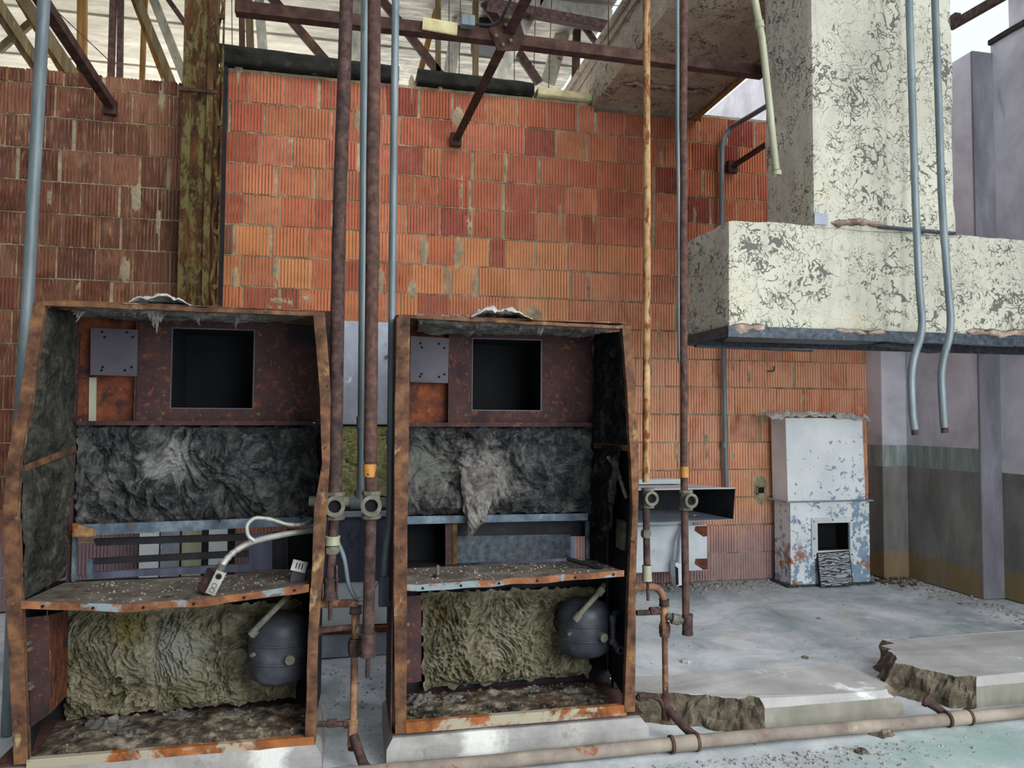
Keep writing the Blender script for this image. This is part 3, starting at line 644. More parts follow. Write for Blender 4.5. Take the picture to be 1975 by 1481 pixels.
b = MB(); b.box(WY(925,5,7.7).x, WY(985,5,7.7).x, 7.7, 8.3, WY(940,55,7.7).z, ZR-.05); build(b, 'hopper_box', M['dark_steel'], label='black sheet box under the roof above the gusset plate', cat='box')
b = MB(); q = WX(1838, 48, 5.2); q2 = WX(1932, -6, 5.2); d = (q2-q); b.bar(q-d*.05, q+d*1.3, .07, .05, (1, 0, 0)); q = q+V(0, 0, .03); b.box(q.x-.03, q.x+.03, q.y-.06, q.y+.04, q.z-.05, q.z+.05)
build(b, 'window_bar', M['rust_dark'], label='rusted bar crossing the bright opening above the right wall', cat='bar')
# crusty capping on the near right wall
b = MB(); secs = []
for k in range(41):
    yk = 1.0+(YS-1.0)*k/40; j1 = .015*fbm(V(k*.7, 1, 2), 3); j2 = .02*fbm(V(k*.9, 4, 5), 3)
    secs.append([V(XR2-.03+j1, yk, 5.06+j2), V(XR2-.03-j1, yk, 5.105+j2), V(6.15, yk, 5.105), V(6.15, yk, 5.06)])
b.loft(secs); S(b, 'trim_3', M['charred'])

# ------------------------------------------------------------------ insulated ducts
def ductbox(x0, x1, y0, y1, z0, z1, faces, seed, amp=.012, step=.03, rnd=.02):
    """rough insulated box: each face a displaced grid on a rounded box"""
    mb = MB(); cx_, cy_, cz_ = (x0+x1)/2, (y0+y1)/2, (z0+z1)/2
    hx, hy, hz = (x1-x0)/2, (y1-y0)/2, (z1-z0)/2
    def warp(p):
        q = V(max(x0+rnd, min(x1-rnd, p.x)), max(y0+rnd, min(y1-rnd, p.y)), max(z0+rnd, min(z1-rnd, p.z)))
        d = p-q
        if d.length > 1e-6: p = q+d.normalized()*min(rnd, d.length) if d.length > rnd else p
        n_ = (p-V(cx_, cy_, cz_)); n_ = V(n_.x/hx, n_.y/hy, n_.z/hz)
        m_ = max(abs(n_.x), abs(n_.y), abs(n_.z)); n_ = V(*(c if abs(c) > m_*.97 else 0 for c in n_)).normalized()
        return p+n_*(amp*fbm(V(p.x*2.2+seed, p.y*2.2, p.z*2.2), 3)+amp*.5*noise.noise(V(p.x*11+seed, p.y*11, p.z*11)))
    def face(o, a, b_):
        na = max(2, int(a.length/step)); nb = max(2, int(b_.length/step))
        mb.grid(lambda u, v: warp(o+a*u+b_*v), na, nb)
    X, Y, Z = V(x1-x0, 0, 0), V(0, y1-y0, 0), V(0, 0, z1-z0)
    if 'f' in faces: face(V(x0, y0, z0), X, Z)
    if 'k' in faces: face(V(x1, y1, z0), -X, Z)
    if 'l' in faces: face(V(x0, y1, z0), -Y, Z)
    if 'r' in faces: face(V(x1, y0, z0), Y, Z)
    if 'b' in faces: face(V(x0, y1, z0), X, -Y)
    if 't' in faces: face(V(x0, y0, z1), X, Y)
    return mb
YD = 4.05; YD2 = 4.62
xl = WY(1405, 500, YD).x; zt = WY(1405, 423, YD).z; zb = WY(1405, 632, YD).z
vx0 = WY(1566, 300, YD).x; vx1 = WY(1839, 300, YD).x; vy2 = 4.58
t = thing('main_duct', (3, 4.3, zb-.05), 'huge cracked cream insulated duct, tall riser on a wide horizontal trunk at right', 'duct')
build(ductbox(xl, 5.4, YD, YD2, zb, zt, 'fklrt', 1), 'horizontal_trunk', M['peel'], t)
build(ductbox(vx0, vx1, YD-.01, vy2, zt-.02, 5.3, 'fklrt', 5, .014), 'riser', M['peel'], t)
for (xx, ln) in ((xl+.95, zt-zb), (vx0+.68, 0)):
    pass
b = MB(); b.box(xl+.02, 5.38, YD+.03, YD2-.02, zb+.06, zb+.09); build(b, 'duct_floor', M['dark_steel'], t)
b = MB()
def flange(xa, xb, ya, yb, za, zb_):
    b.box(xa, xb, ya, yb, za, zb_)
flange(xl-.01, 5.4, YD-.012, YD-.004, zb-.055, zb+.012)
b.hexa([(xl+.0, YD+.0, zb-.05), (xl+1.25, YD+.0, zb-.05), (xl+1.0, YD+.25, zb-.055), (xl+.1, YD+.25, zb-.055)], [(xl, YD, zb-.044), (xl+1.25, YD, zb-.044), (xl+1.0, YD+.25, zb-.049), (xl+.1, YD+.25, zb-.049)])
flange(xl-.01, 5.4, YD2, YD2+.008, zb-.055, zb+.02); flange(xl-.012, xl-.004, YD, YD2, zb-.05, zb+.012)
b.bar((xl+.05, YD2-.02, zb-.06), (xl+.9, YD2-.05, zb-.075), .05, .01, (0, 0, 1)); b.bar((xl+1.1, YD+.1, zb-.06), (xl+1.7, YD+.3, zb-.085), .08, .006, (0, 0, 1))
build(b, 'bottom_flange', M['galv_blue'], t)
# torn lower hem of the coating and the collar gap under the riser
def rag(x0, x1, y, z, h, d, seed, n=60):
    mb = MB(); secs = []
    for i in range(n+1):
        X = x0+(x1-x0)*i/n; e = min(1, min(i, n-i)/6); h_ = h*e*(.45+.8*abs(fbm(V(X*6, seed, 1), 4))); dd = d*e*(.6+.9*abs(fbm(V(X*8, seed, 9), 4)))
        zz = z+.02*fbm(V(X*5, seed, 4), 3)
        secs.append([V(X, y, zz-h_), V(X, y-dd, zz-h_*.6), V(X, y-dd*.8, zz+h_*.2), V(X, y, zz+h_*.7)])
    return mb.loft(secs, smooth=True)
M['tornfoam'] = nmat('torn_pinkish_lagging', [(.3, '#6c5a50'), (.5, '#a08c7e'), (.7, '#c8b8a8')], 14, (1, 1, 1), [('#3a3532', 10, .56, .64, (1, 1, 2))], .95, 0, 1, .02, 40)
b = rag(WY(1600,425,YD).x, WY(1710,425,YD).x, YD-.01, zt+.03, .045, .05, 3, 40); b2 = rag(WY(1860,650,YD).x, WY(1975,650,YD).x+.3, YD-.005, zb+.03, .05, .03, 8); b3 = rag(WY(1405,632,YD).x, WY(1480,632,YD).x, YD-.005, zb+.01, .05, .02, 12, 30); b4 = rag(WY(1600,640,YD).x, WY(1720,640,YD).x, YD-.005, zb+.005, .035, .02, 17, 30)
for q in (b, b2, b3, b4): build(q, 'torn_lagging', M['tornfoam'], t)
b = MB(); b.box(WY(1567,420,YD).x, WY(1592,420,YD).x, YD-.022, YD-.012, zt+.0, zt+.07); build(b, 'collar_tab', M['galv_sheet'], t); b = MB(); b.tube(dense([V(vx0+.45, YD-.02, zt+.012), V(vx1-.02, YD-.02, zt+.0)], .1), .012, 8); build(b, 'collar_strip', M['galv_blue'], t)
# overhead duct
oxl, oxr, oz0, oz1 = 2.21, WY(1342, 212, YW).x, 4.60, 5.12
t = thing('overhead_duct', (2.7, 5.8, oz0), 'overhead grey beige lagged duct resting across the top of the brick wall', 'duct')
build(ductbox(oxl, oxr, vy2+.03, 8.0, oz0+.004, oz1, 'fklrb', 21, .016, .045), 'duct_body', M['peel_grey'], t)
b = MB(); b.tube(dense([V(oxl-.01, 4.8, oz1), V(oxl-.01, 8, oz1)], .3), .035, 10); b.tube(dense([V(oxl-.015, 4.8, oz1-.12), V(oxl-.015, 8, oz1-.16)], .3), .012, 6); build(b, 'edge_roll', M['peel_grey'], t)
b = MB(); b.box(oxr-.03, oxr+.02, vy2+.1, 8, oz0-.02, oz0+.02); build(b, 'edge_batten', M['wood'], t)
q = rag(oxl+.08, oxr-.1, 6.2, oz0-.005, .03, .10, 30, 50); build(q, 'cracked_joint', M['tornfoam'], t)
# ------------------------------------------------------------------ equipment cabinets
def yfront(py):
    if py < 930: return 3.46+(3.40-3.46)*(py-590)/340
    return 3.40+(3.48-3.40)*min(1, (py-930)/480)
def post(rows, inward=1, dpt=.035):
    secs = []
    for (py, xa, xb) in rows:
        Y = yfront(py); a = WY(xa, py, Y); c = WY(xb, py, Y); z = a.z
        c.z = z
        secs.append([a, c, c+V(0, dpt, 0), a+V(0, dpt, 0)])
    out = [secs[0]]
    for s0, s1 in zip(secs[:-1], secs[1:]):     # dented, wavy steel
        n = 6
        for k in range(1, n+1):
            sec = [p.lerp(q, k/n) for p, q in zip(s0, s1)]
            if k < n:
                d = .003*noise.noise(V(sec[0].z*7, sec[0].x*5, 1)); sec = [p+V(d, d, 0) for p in sec]
            out.append(sec)
    return MB().loft(out)
def quadY(mb, pts, Y, th):
    q = [WY(x, y, Y) for x, y in pts]
    return mb.loft([[p+V(0, th, 0) for p in q], q])
def wool(px, Y, nu, nv, amp, seed, rag_=.02, fr=3.2, fine=.16):
    """px = four corners tl,tr,br,bl in pixels on plane Y; lumpy surface toward the room"""
    tl, tr, br, bl = [WY(x, y, Y) for x, y in px]
    return wool3(tl, tr, br, bl, V(0, -1, 0), nu, nv, amp, seed, rag_, fr, fine)
def wool3(tl, tr, br, bl, nrm, nu, nv, amp, seed, rag_=.02, fr=3.2, fine=.16):
    if nu >= 100: nu = int(nu*1.6); nv = int(nv*1.6)
    mb = MB()
    def fn(u, v):
        p = (tl*(1-u)+tr*u)*(1-v)+(bl*(1-u)+br*u)*v
        q = p*fr+V(seed*7.3, seed*1.7, 0)
        wv = V(noise.noise(q*1.3), noise.noise(q*1.3+V(9, 1, 2)), noise.noise(q*1.3+V(3, 8, 4)))*.6
        q = q+wv
        d = .55*fbm(q, 5)+.38*(1-abs(noise.noise(q*2.7))*2)+fine*(1-2.2*abs(noise.noise(q*5.5+wv*2)))+fine*.7*(1-2.2*abs(noise.noise(q*11+wv*3)))+fine*.5*noise.noise(q*24)
        e = min(u, 1-u, v, 1-v)*12; e = min(1, e)
        r = V(0, 0, 0)
        if v > .999 or v < .001: r = (bl-tl).normalized()*(rag_*fbm(V(p.x*12, seed, v*5), 5))
        if u > .999 or u < .001: r = r+(tr-tl).normalized()*(rag_*fbm(V(p.z*12, seed, u*5), 5))
        return p+nrm*(max(-.3, d)*amp*e)+r
    # rows from bottom to top keep the winding outward
    return mb.grid(lambda u, v: fn(u, 1-v), nu, nv)
def tufts(mb, p, L, W_, n, seed, fwd=.02):
    random.seed(seed)
    for i in range(n):
        x = random.uniform(-W_, W_); l = L*random.uniform(.45, 1)*(1-abs(x)/W_*.6); pts = []; rr = []
        r0 = random.uniform(.006, .014)
        for k in range(7):
            t_ = k/6
            pts.append(p+V(x*(1-t_*.5)+.012*noise.noise(V(i*3.1, t_*3, seed)), -fwd*t_*random.uniform(.5, 1)+.008*noise.noise(V(t_*4, i, seed)), .01-l*t_)); rr.append(max(.0012, r0*(1-t_)**.7))
        mb.tube(pts, rr, 6)
def tank(root, cpx, cpy, Y, r, h, side):
    c = WY(cpx, cpy, Y)
    prof = [(.001, h*.5), (r*.5, h*.49), (r*.8, h*.44), (r*.95, h*.36), (r, h*.24), (r, -h*.28), (r*.94, -h*.39), (r*.7, -h*.47), (.001, -h*.5)]
    b = MB(); b.lathe(c, [(a, z_) for a, z_ in reversed(prof)], 40); tk = build(b, 'tank', M['tank'], root)
    for zz in (h*.12, -h*.14):
        b = MB(); b.lathe(c+V(0, 0, zz), [(r*.99, -.006), (r+.004, -.005), (r+.006, 0), (r+.004, .005), (r*.99, .006)], 40); build(b, 'band', M['tank'], tk)
    b = MB(); b.cyl(c+V(r*.38, -r*.98, -h*.05), (0.25, -1, 0), .022, .05, 18); build(b, 'sight_knob', M['fitting'], tk)
    b = MB(); b.cyl(c+V(-r*.75, -r*.7, h*.0), (-.6, -1, 0), .010, .03, 6, False); build(b, 'plug', M['fitting'], tk)
    return tk, c
TOPN = [0]
def plate_holes(root, px, Y, holes):
    b = MB(); quadY(b, px, Y, .004); g = build(b, 'gauge_plate', M['gauge'], root, bevel=.001)
    for (hx, hy) in holes:
        b = MB(); p = WY(hx, hy, Y-.001); b.cyl(p, (0, 1, 0), .0062, .004, 12); build(b, 'hole', M['void'], g)
    b = MB(); p, q = WY(px[3][0], px[3][1], Y), WY(px[2][0], px[2][1], Y); b.bar(p+V(0, .01, 0), q+V(0, .01, 0), .004, .03); build(b, 'bottom_fold', M['gauge'], g)
def holed_panel(root, px, hole, Y, th, mat, name='hood_panel'):
    # px/hole: x0,x1,y0,y1 in pixels (converted to a true rectangle on the plane)
    a = WY(px[0], px[3], Y); c = WY(px[1], px[2], Y); h0 = WY(hole[0], hole[3], Y); h1 = WY(hole[1], hole[2], Y)
    b = MB(); X0, X1, Z0, Z1 = a.x, c.x, a.z, c.z; b.box(X0, h0.x, Y, Y+th, Z0, Z1); b.box(h1.x, X1, Y, Y+th, Z0, Z1); b.box(h0.x, h1.x, Y, Y+th, Z0, h0.z); b.box(h0.x, h1.x, Y, Y+th, h1.z, Z1)
    p = build(b, name, mat, root)
    b = MB(); D = .34
    b.box(h0.x-.01, h0.x-.004, Y+th, Y+D, h0.z-.01, h1.z+.01); b.box(h1.x+.004, h1.x+.01, Y+th, Y+D, h0.z-.01, h1.z+.01)
    b.box(h0.x-.01, h1.x+.01, Y+th, Y+D, h0.z-.01, h0.z-.004); b.box(h0.x-.01, h1.x+.01, Y+th, Y+D, h1.z+.004, h1.z+.01); b.box(h0.x-.01, h1.x+.01, Y+D, Y+D+.006, h0.z-.01, h1.z+.01)
    build(b, 'flue_throat', M['void'], root)
    fr = MB(); w_ = .006
    fr.box(h0.x-w_, h0.x, Y-.004, Y, h0.z, h1.z); fr.box(h1.x, h1.x+w_, Y-.004, Y, h0.z, h1.z); fr.box(h0.x-w_, h1.x+w_, Y-.004, Y, h0.z-w_, h0.z); fr.box(h0.x-w_, h1.x+w_, Y-.004, Y, h1.z, h1.z+w_)
    build(fr, 'opening_trim', M['gauge'], p)
    for (x, z) in [(h0.x-.035, h0.z-.03), (h0.x-.035, (h0.z+h1.z)/2), (h0.x-.035, h1.z-.02), (h1.x+.03, h0.z-.03), (h1.x+.03, (h0.z+h1.z)/2), (h1.x+.03, h1.z-.02)]:
        q = MB(); q.ring((x, Y-.002, z), (0, 1, 0), .0075, .0035, .005, 12); build(q, 'screw_eyelet', M['fitting'], p)
    return X0, X1, Z0, Z1
def shelf(root, back, front, Yb, lip, mat_top, drop=0):
    # back/front: list of (px,py) left->right ; builds tray with lip, wavy
    n = 40; secs = []
    def samp(line, u, Yf):
        xs = [p[0] for p in line]; X = xs[0]+(xs[-1]-xs[0])*u
        for (x0, y0), (x1, y1) in zip(line[:-1], line[1:]):
            if x0 <= X <= x1: return WY(X, y0+(y1-y0)*(X-x0)/(x1-x0), Yf)
        return WY(line[-1][0], line[-1][1], Yf)
    b = MB(); tp = []
    for i in range(n+1):
        u = i/n; p = samp(back, u, Yb); q = samp(front, u, yfront(1110)+.015); q.z += .003*noise.noise(V(u*9, 1, 2)); p.z += .003*noise.noise(V(u*9, 5, 2))
        secs.append([p, q, q-V(0, 0, .004), p-V(0, 0, .004)]); tp.append(q)
    b.loft(secs); sh = build(b, 'shelf', mat_top, root)
    b = MB(); b.loft([[q+V(0, -.006, .004+.004*noise.noise(V(q.x*14, 1, 1))), q+V(0, -.006, -lip*(1+.25*noise.noise(V(q.x*6, 3, 1)))), q+V(0, 0, -lip*(1+.25*noise.noise(V(q.x*6, 3, 1)))), q+V(0, 0, .004)] for q in tp]); lp = build(b, 'front_lip', M['rust_lip'], sh)
    for i in range(3, n, 7):
        q = MB(); q.cyl(tp[i]+V(0, -.008, -lip*.5), (0, 1, 0), .006, .004, 10); build(q, 'lip_hole_shade_disc', M['void'], sh)
    return sh, secs
def crumbs(root, x0, x1, y0, y1, z, n, seed, name='crumbs', smax=.012, mat='debris_dark', zf=None, kind='stuff'):
    random.seed(seed); b = MB()
    for i in range(n):
        s = smax*random.uniform(.2, 1)**1.6; x = random.uniform(x0, x1); y = random.uniform(y0, y1); zz = zf(x, y) if zf else z
        a = random.uniform(0, 6.3); q = []
        for k in range(4): q.append(V(x+cos(a+k*1.6)*s*random.uniform(.5, 1), y+sin(a+k*1.6)*s*random.uniform(.5, 1), zz))
        ap = V(x+random.uniform(-s, s)*.3, y+random.uniform(-s, s)*.3, zz+s*random.uniform(.35, .9))
        b.add(q+[ap], [(0, 1, 4), (1, 2, 4), (2, 3, 4), (3, 0, 4), (3, 2, 1, 0)])
    return build(b, name, M[mat], root, kind=kind)
def debris_bed(root, tl, tr, br, bl, amp, seed, mat='debris_dark', name='debris_bed', nu=90, nv=30):
    mb = MB()
    def fn(u, v):
        p = (bl*(1-u)+br*u)*(1-v)+(tl*(1-u)+tr*u)*v
        e = min(1, min(u, 1-u, v, 1-v)*8)
        return p+V(0, 0, .004+amp*e*(.5+.8*abs(fbm(V(p.x*9, p.y*9, seed), 5))))
    mb.grid(fn, nu, nv); return build(mb, name, M[mat], root)

def rail_strip(root, name, px, Y, th, mat, bevel=.001):
    b = MB(); quadY(b, px, Y, th); return build(b, name, mat, root, bevel=bevel)

# plinths ------------------------------------------------------------
def plinth(x0, x1, y0, y1, h, label):
    b = MB(); n = 40; c = .035; secs = []
    def j(X, k): return .006*fbm(V(X*6, k, 2), 4)
    for i in range(n+1):
        X = x0+(x1-x0)*i/n; e = c*.8 if i in (0, n) else 0
        secs.append([V(X, y0-.01+j(X, 1), -.02), V(X, y0+j(X, 1), h-c), V(X+(e if i == 0 else -e), y0+c+j(X, 3), h+j(X, 2)*.5), V(X+(e if i == 0 else -e), y1-c, h), V(X, y1, h-c), V(X, y1, -.02)])
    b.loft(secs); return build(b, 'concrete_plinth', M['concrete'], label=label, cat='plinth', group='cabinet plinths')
HP = .13
lx0 = -1.45; lx1 = WY(622, 1440, 3.5).x; rx0 = WY(745, 1440, 3.47).x; rx1 = WY(1243, 1400, 3.5).x
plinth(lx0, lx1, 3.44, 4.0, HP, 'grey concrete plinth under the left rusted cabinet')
plinth(rx0, rx1, 3.44, 4.0, HP, 'grey concrete plinth with pale patch under the right rusted cabinet')

# LEFT CABINET ---------------------------------------------------------
t = thing('equipment_cabinet', (-.75, 3.7, HP), 'left burnt out rusted cabinet, wool insulation and cable coil on its sagging shelf', 'cabinet', 'gutted rusted equipment cabinets')
LC = t
build(post([(583,64,88),(760,38,62),(900,10,36),(1000,5,33),(1180,12,42),(1475,26,54)]), 'front_post', M['rust_frame'], t, bevel=.002)
build(post([(600,603,626),(700,612,634),(765,617,638),(895,621,636),(975,606,631),(1100,601,624),(1217,594,614),(1433,588,609)]), 'front_post', M['rust_frame'], t, bevel=.002)
def toprail(p0, p1, th, Y):
    b = MB(); n = 24; a = WY(p0[0], p0[1], Y); c = WY(p1[0], p1[1], Y); secs = []
    for i in range(n+1):
        p = a.lerp(c, i/n)+V(0, 0, .004*noise.noise(V(i*.5, 1, 3))); secs.append([p+V(0, 0, 0), p-V(0, 0, th), p+V(0, .03, -th), p+V(0, .03, 0)])
    return b.loft(secs)
build(toprail((82,580),(625,602),.020,3.455), 'top_rail', M['rust_frame'], t, bevel=.002)
a = WY(52,1465,3.48); c = WY(606,1415,3.48); a2 = WY(50,1483,3.48)
b = MB(); b.loft([[V(a.x-.0, 3.475, a.z), V(a.x, 3.475, a.z-.05), V(a.x, 3.51, a.z-.05), V(a.x, 3.51, a.z)], [V(c.x, 3.475, a.z), V(c.x, 3.475, a.z-.05), V(c.x, 3.51, a.z-.05), V(c.x, 3.51, a.z)]])
build(b, 'bottom_rail', M['rust_base'], t, bevel=.003)
# shell
X0 = WY(45,1100,3.44).x; xb0 = WY(148,850,YB).x; xb1 = WY(606,850,YB).x; ztop = WY(330,588,3.46).z; zbot = HP+.012
pl = [WY(86,588,3.47), WY(36,905,3.42), WY(40,1180,3.46), WY(56,1465,3.48)]
bl_ = [V(xb0-.12, 3.99, pl[0].z), V(xb0-.12, 3.99, pl[1].z), V(xb0-.12, 3.99, pl[2].z), V(xb0-.12, 3.99, zbot)]
b = MB(); b.loft([[p, q, q-V(.004, 0, 0), p-V(.004, 0, 0)] for p, q in zip(pl, bl_)]); build(b, 'side_panel', M['dark_steel'], t)
prr = [WY(612,604,3.47), WY(632,765,3.44), WY(628,895,3.42), WY(612,1030,3.44), WY(600,1415,3.49)]
b = MB(); b.loft([[p+V(0, .02, 0), V(xb1+.05, 3.99, p.z), V(xb1+.054, 3.99, p.z), p+V(.004, .02, 0)] for p in prr]); build(b, 'side_panel', M['dark_steel'], t)
b = MB(); b.hexa([(pl[0].x, 3.47, ztop), (prr[0].x, 3.47, ztop-.005), (xb1+.05, 3.99, ztop-.01), (xb0-.12, 3.99, ztop)], [(pl[0].x, 3.47, ztop+.006), (prr[0].x, 3.47, ztop+.001), (xb1+.05, 3.99, ztop-.004), (xb0-.12, 3.99, ztop+.006)]); build(b, 'top_panel', M['rust_frame'], t)
b = MB(); b.box(xb0-.13, prr[4].x, 3.5, 4.0, zbot-.008, zbot); build(b, 'bottom_pan', M['rust_sheet'], t)
zl1 = WY(330,1008,YB).z; zsh = WY(330,1112,YB).z
b = MB(); b.box(xb0-.12, xb1+.05, 3.995, 4.0, zl1, WY(330,817,YB).z); b.box(xb0-.12, xb1+.05, 3.995, 4.0, zbot, zsh-.01)
build(b, 'back_panel', M['dark_steel'], t)
# upper recess
X0_, X1_, Z0_, Z1_ = holed_panel(t, (262,640,600,813), (330,490,638,786), YB, .005, M['rust_sheet'])
b = MB(); b.box(xb0-.02, X0_-.0, YB+.03, YB+.036, Z0_, Z1_); build(b, 'recess_panel', M['rust_orange_sheet'], t)
b = MB(); b.box(X0_-.003, X0_+.002, YB-.03, YB+.03, Z0_, Z1_); build(b, 'panel_flange', M['rust_sheet'], t)
rail_strip(t, 'green_strip', [(172,728),(186,728),(185,812),(171,812)], YB+.02, .004, M['galv_warm'])
plate_holes(t, [(175,632),(266,636),(264,725),(174,722)], YB-.04, [(197,640),(202,650),(245,641),(256,650),(198,708),(196,714),(254,708),(241,714)])
rail_strip(t, 'ledge', [(146,812),(602,812),(602,820),(146,820)], YB-.05, .06, M['rust_sheet'])
# wool
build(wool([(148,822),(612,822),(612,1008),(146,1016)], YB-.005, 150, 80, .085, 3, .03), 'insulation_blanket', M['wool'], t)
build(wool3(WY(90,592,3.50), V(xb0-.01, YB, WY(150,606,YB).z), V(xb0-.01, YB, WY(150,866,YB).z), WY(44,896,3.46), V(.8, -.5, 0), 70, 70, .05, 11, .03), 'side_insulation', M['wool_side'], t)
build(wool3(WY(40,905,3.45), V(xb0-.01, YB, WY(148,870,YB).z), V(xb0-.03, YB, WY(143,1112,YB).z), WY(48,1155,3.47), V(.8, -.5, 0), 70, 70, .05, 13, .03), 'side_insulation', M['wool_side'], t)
b = MB(); b.bar(WY(44,904,3.47), V(xb0+.0, YB-.02, WY(150,864,YB).z), .012, .03, (0, 0, 1)); build(b, 'side_ledge', M['rust_frame'], t)
b = MB(); b.bar(V(xb0, YB-.02, WY(148,640,YB).z), V(xb0-.01, YB-.02, WY(143,1120,YB).z), .012, .02); build(b, 'corner_strip', M['rust_sheet'], t)
b = MB(); random.seed(4)
for (x, y, L, W_, n) in [(150,612,.06,.03,8),(265,606,.07,.05,14),(302,612,.12,.04,22),(385,608,.08,.05,16),(430,608,.06,.05,14),(458,610,.10,.02,10),(505,612,.06,.07,16),(240,604,.05,.05,10),(350,608,.04,.06,12)]:
    tufts(b, WY(x, y-8, 3.56), L, W_, n, int(x), .02)
b2 = wool3(WY(150,592,3.50), WY(600,604,3.50), WY(600,616,3.9), WY(160,612,3.9), V(0, 0, -1), 90, 20, .035, 31, .02)
b.add(b2.v, b2.f, True)
build(b, 'hanging_wool', M['wool_tuft'], t, kind='stuff')
b = MB()
for (x, y, L, W_, n) in [(290,965,.12,.02,14),(345,935,.12,.03,16),(375,1000,.08,.02,10),(425,1000,.08,.03,14)]:
    tufts(b, WY(x, y-20, YB-.065), L, W_, n, int(x)+3, .02)
build(b, 'torn_wool', M['wool'], t, kind='stuff')
rail_strip(t, 'cross_rail', [(146,1012),(600,996),(600,1012),(190,1032)], YB-.06, .012, M['rail'])
b = MB(); b2 = lumpy(WY(142,1022,YB-.08).x, WY(182,1022,YB-.08).x, YB-.11, YB-.05, WY(160,1035,YB-.08).z, WY(160,1010,YB-.08).z, .014, 5, .5); build(b2, 'foam_lump', M['rust_yellow'], t)
# louvre slats and right-hand plates of the open slot
rail_strip(t, 'slat', [(180,1040),(480,1030),(480,1042),(185,1053)], YB-.02, .03, M['dark_steel'])
rail_strip(t, 'slat', [(176,1078),(480,1062),(480,1074),(180,1089)], YB-.02, .03, M['dark_steel'])
rail_strip(t, 'slat', [(172,1104),(480,1088),(480,1102),(172,1116)], YB-.02, .03, M['dark_blue'])
rail_strip(t, 'slot_stile', [(168,1078),(178,1078),(178,1116),(168,1116)], YB-.03, .03, M['rail'])
rail_strip(t, 'slot_stile', [(140,1030),(146,1030),(144,1122),(138,1122)], YB-.05, .03, M['rail'])
rail_strip(t, 'slot_plate', [(480,1030),(524,1028),(524,1098),(480,1100)], YB-.02, .01, M['dark_blue'])
rail_strip(t, 'slot_plate', [(525,1026),(553,1025),(553,1098),(525,1098)], YB+.0, .01, M['dark_steel'])
rail_strip(t, 'slot_plate', [(554,1020),(604,1020),(604,1098),(554,1098)], YB+.02, .01, M['void'])
sh, secs = shelf(t, [(126,1123),(380,1112),(604,1097)], [(42,1160),(150,1164),(232,1167),(400,1155),(596,1128)], YB-.02, .028, M['shelf_dust'])
def zshelf(secs):
    def f(x, y):
        s0 = min(secs, key=lambda s: abs((s[0].x+s[1].x)/2-x)); p, q = s0[0], s0[1]; k = (y-q.y)/(p.y-q.y); return q.z+(p.z-q.z)*k
    return f
crumbs(sh, secs[2][1].x+.1, secs[-1][0].x-.1, 3.47, 3.9, 0, 260, 5, 'crumbs', .011, 'rubble', zshelf(secs))
# lower compartment
build(wool([(128,1172),(308,1172),(306,1368),(126,1388)], 3.93, 100, 100, .075, 21, .03, 4.5, .30), 'mineral_wool', M['mineral'], t)
build(wool([(292,1170),(585,1160),(570,1345),(294,1372)], 3.93, 130, 90, .075, 25, .03, 4.5, .30), 'mineral_wool', M['mineral'], t)
b = MB(); A = [WY(x, y, 3.56) for x, y in ((43,1192),(95,1186),(98,1375),(46,1412))]; B_ = WY(130,1176,3.9); C_ = WY(131,1338,3.9)
b.loft([[p+V(0, .004, 0) for p in A], A]); bp = build(b, 'red_brown_plate', M['rust_sheet'], t)
b = MB(); b.add([A[1], B_, C_, A[2]], [(3, 2, 1, 0)]); build(b, 'orange_plate_return', M['rust_orange_sheet'], t, solid=.003)
for (x, y) in ((55,1240),(58,1252),(53,1320),(60,1326)):
    b = MB(); b.cyl(WY(x, y, 3.55), (0, 1, 0), .009, .02, 6, False); build(b, 'bolt', M['fitting'], bp)
b = MB(); b.hexa([WY(98,1318,3.8), WY(110,1318,3.8), WY(110,1318,3.83), WY(98,1318,3.83)], [WY(98,1304,3.8), WY(110,1304,3.8), WY(110,1304,3.83), WY(98,1304,3.83)]); build(b, 'clip', M['fitting'], t)
for q_, (lx_, ly_, lr_) in enumerate([(-1.1, 3.78, .06), (-.95, 3.66, .045), (-.8, 3.84, .05), (-.55, 3.82, .04), (-.7, 3.62, .03)]):
    def fnl(u, v): a = u*2*pi; e = v*pi/2; d_ = 1+.6*fbm(V(cos(a)*2+q_*3, sin(a)*2, v*3), 4); return V(lx_+cos(a)*cos(e)*lr_*1.5*d_, ly_+sin(a)*cos(e)*lr_*d_, zbot+sin(e)*lr_*.8*d_)
    build(MB().grid(fnl, 30, 14), 'fallen_wool_lump', M['wool_tuft'], t)
debris_bed(t, V(-1.35, 3.93, zbot), V(-.2, 3.93, zbot), V(-.16, 3.51, zbot), V(-1.30, 3.51, zbot), .03, 2)
crumbs(t, -1.25, -.2, 3.52, 3.9, zbot+.02, 300, 15, 'rubble_crumbs', .022, 'wool' if False else 'debris_dark')
tk, c0 = tank(t, 540, 1247, 3.74, .142, .32, 1)
b = MB(); b.tube(fillet([WY(487,1222,3.56), WY(492,1214,3.56), WY(545,1160,3.62), WY(556,1150,3.7)], .03), .014, 12); b.cyl(WY(489,1220,3.56), (WY(500,1208,3.56)-WY(489,1220,3.56)), .02, .03, 12); build(b, 'tank_pipe', M['fitting'], tk)

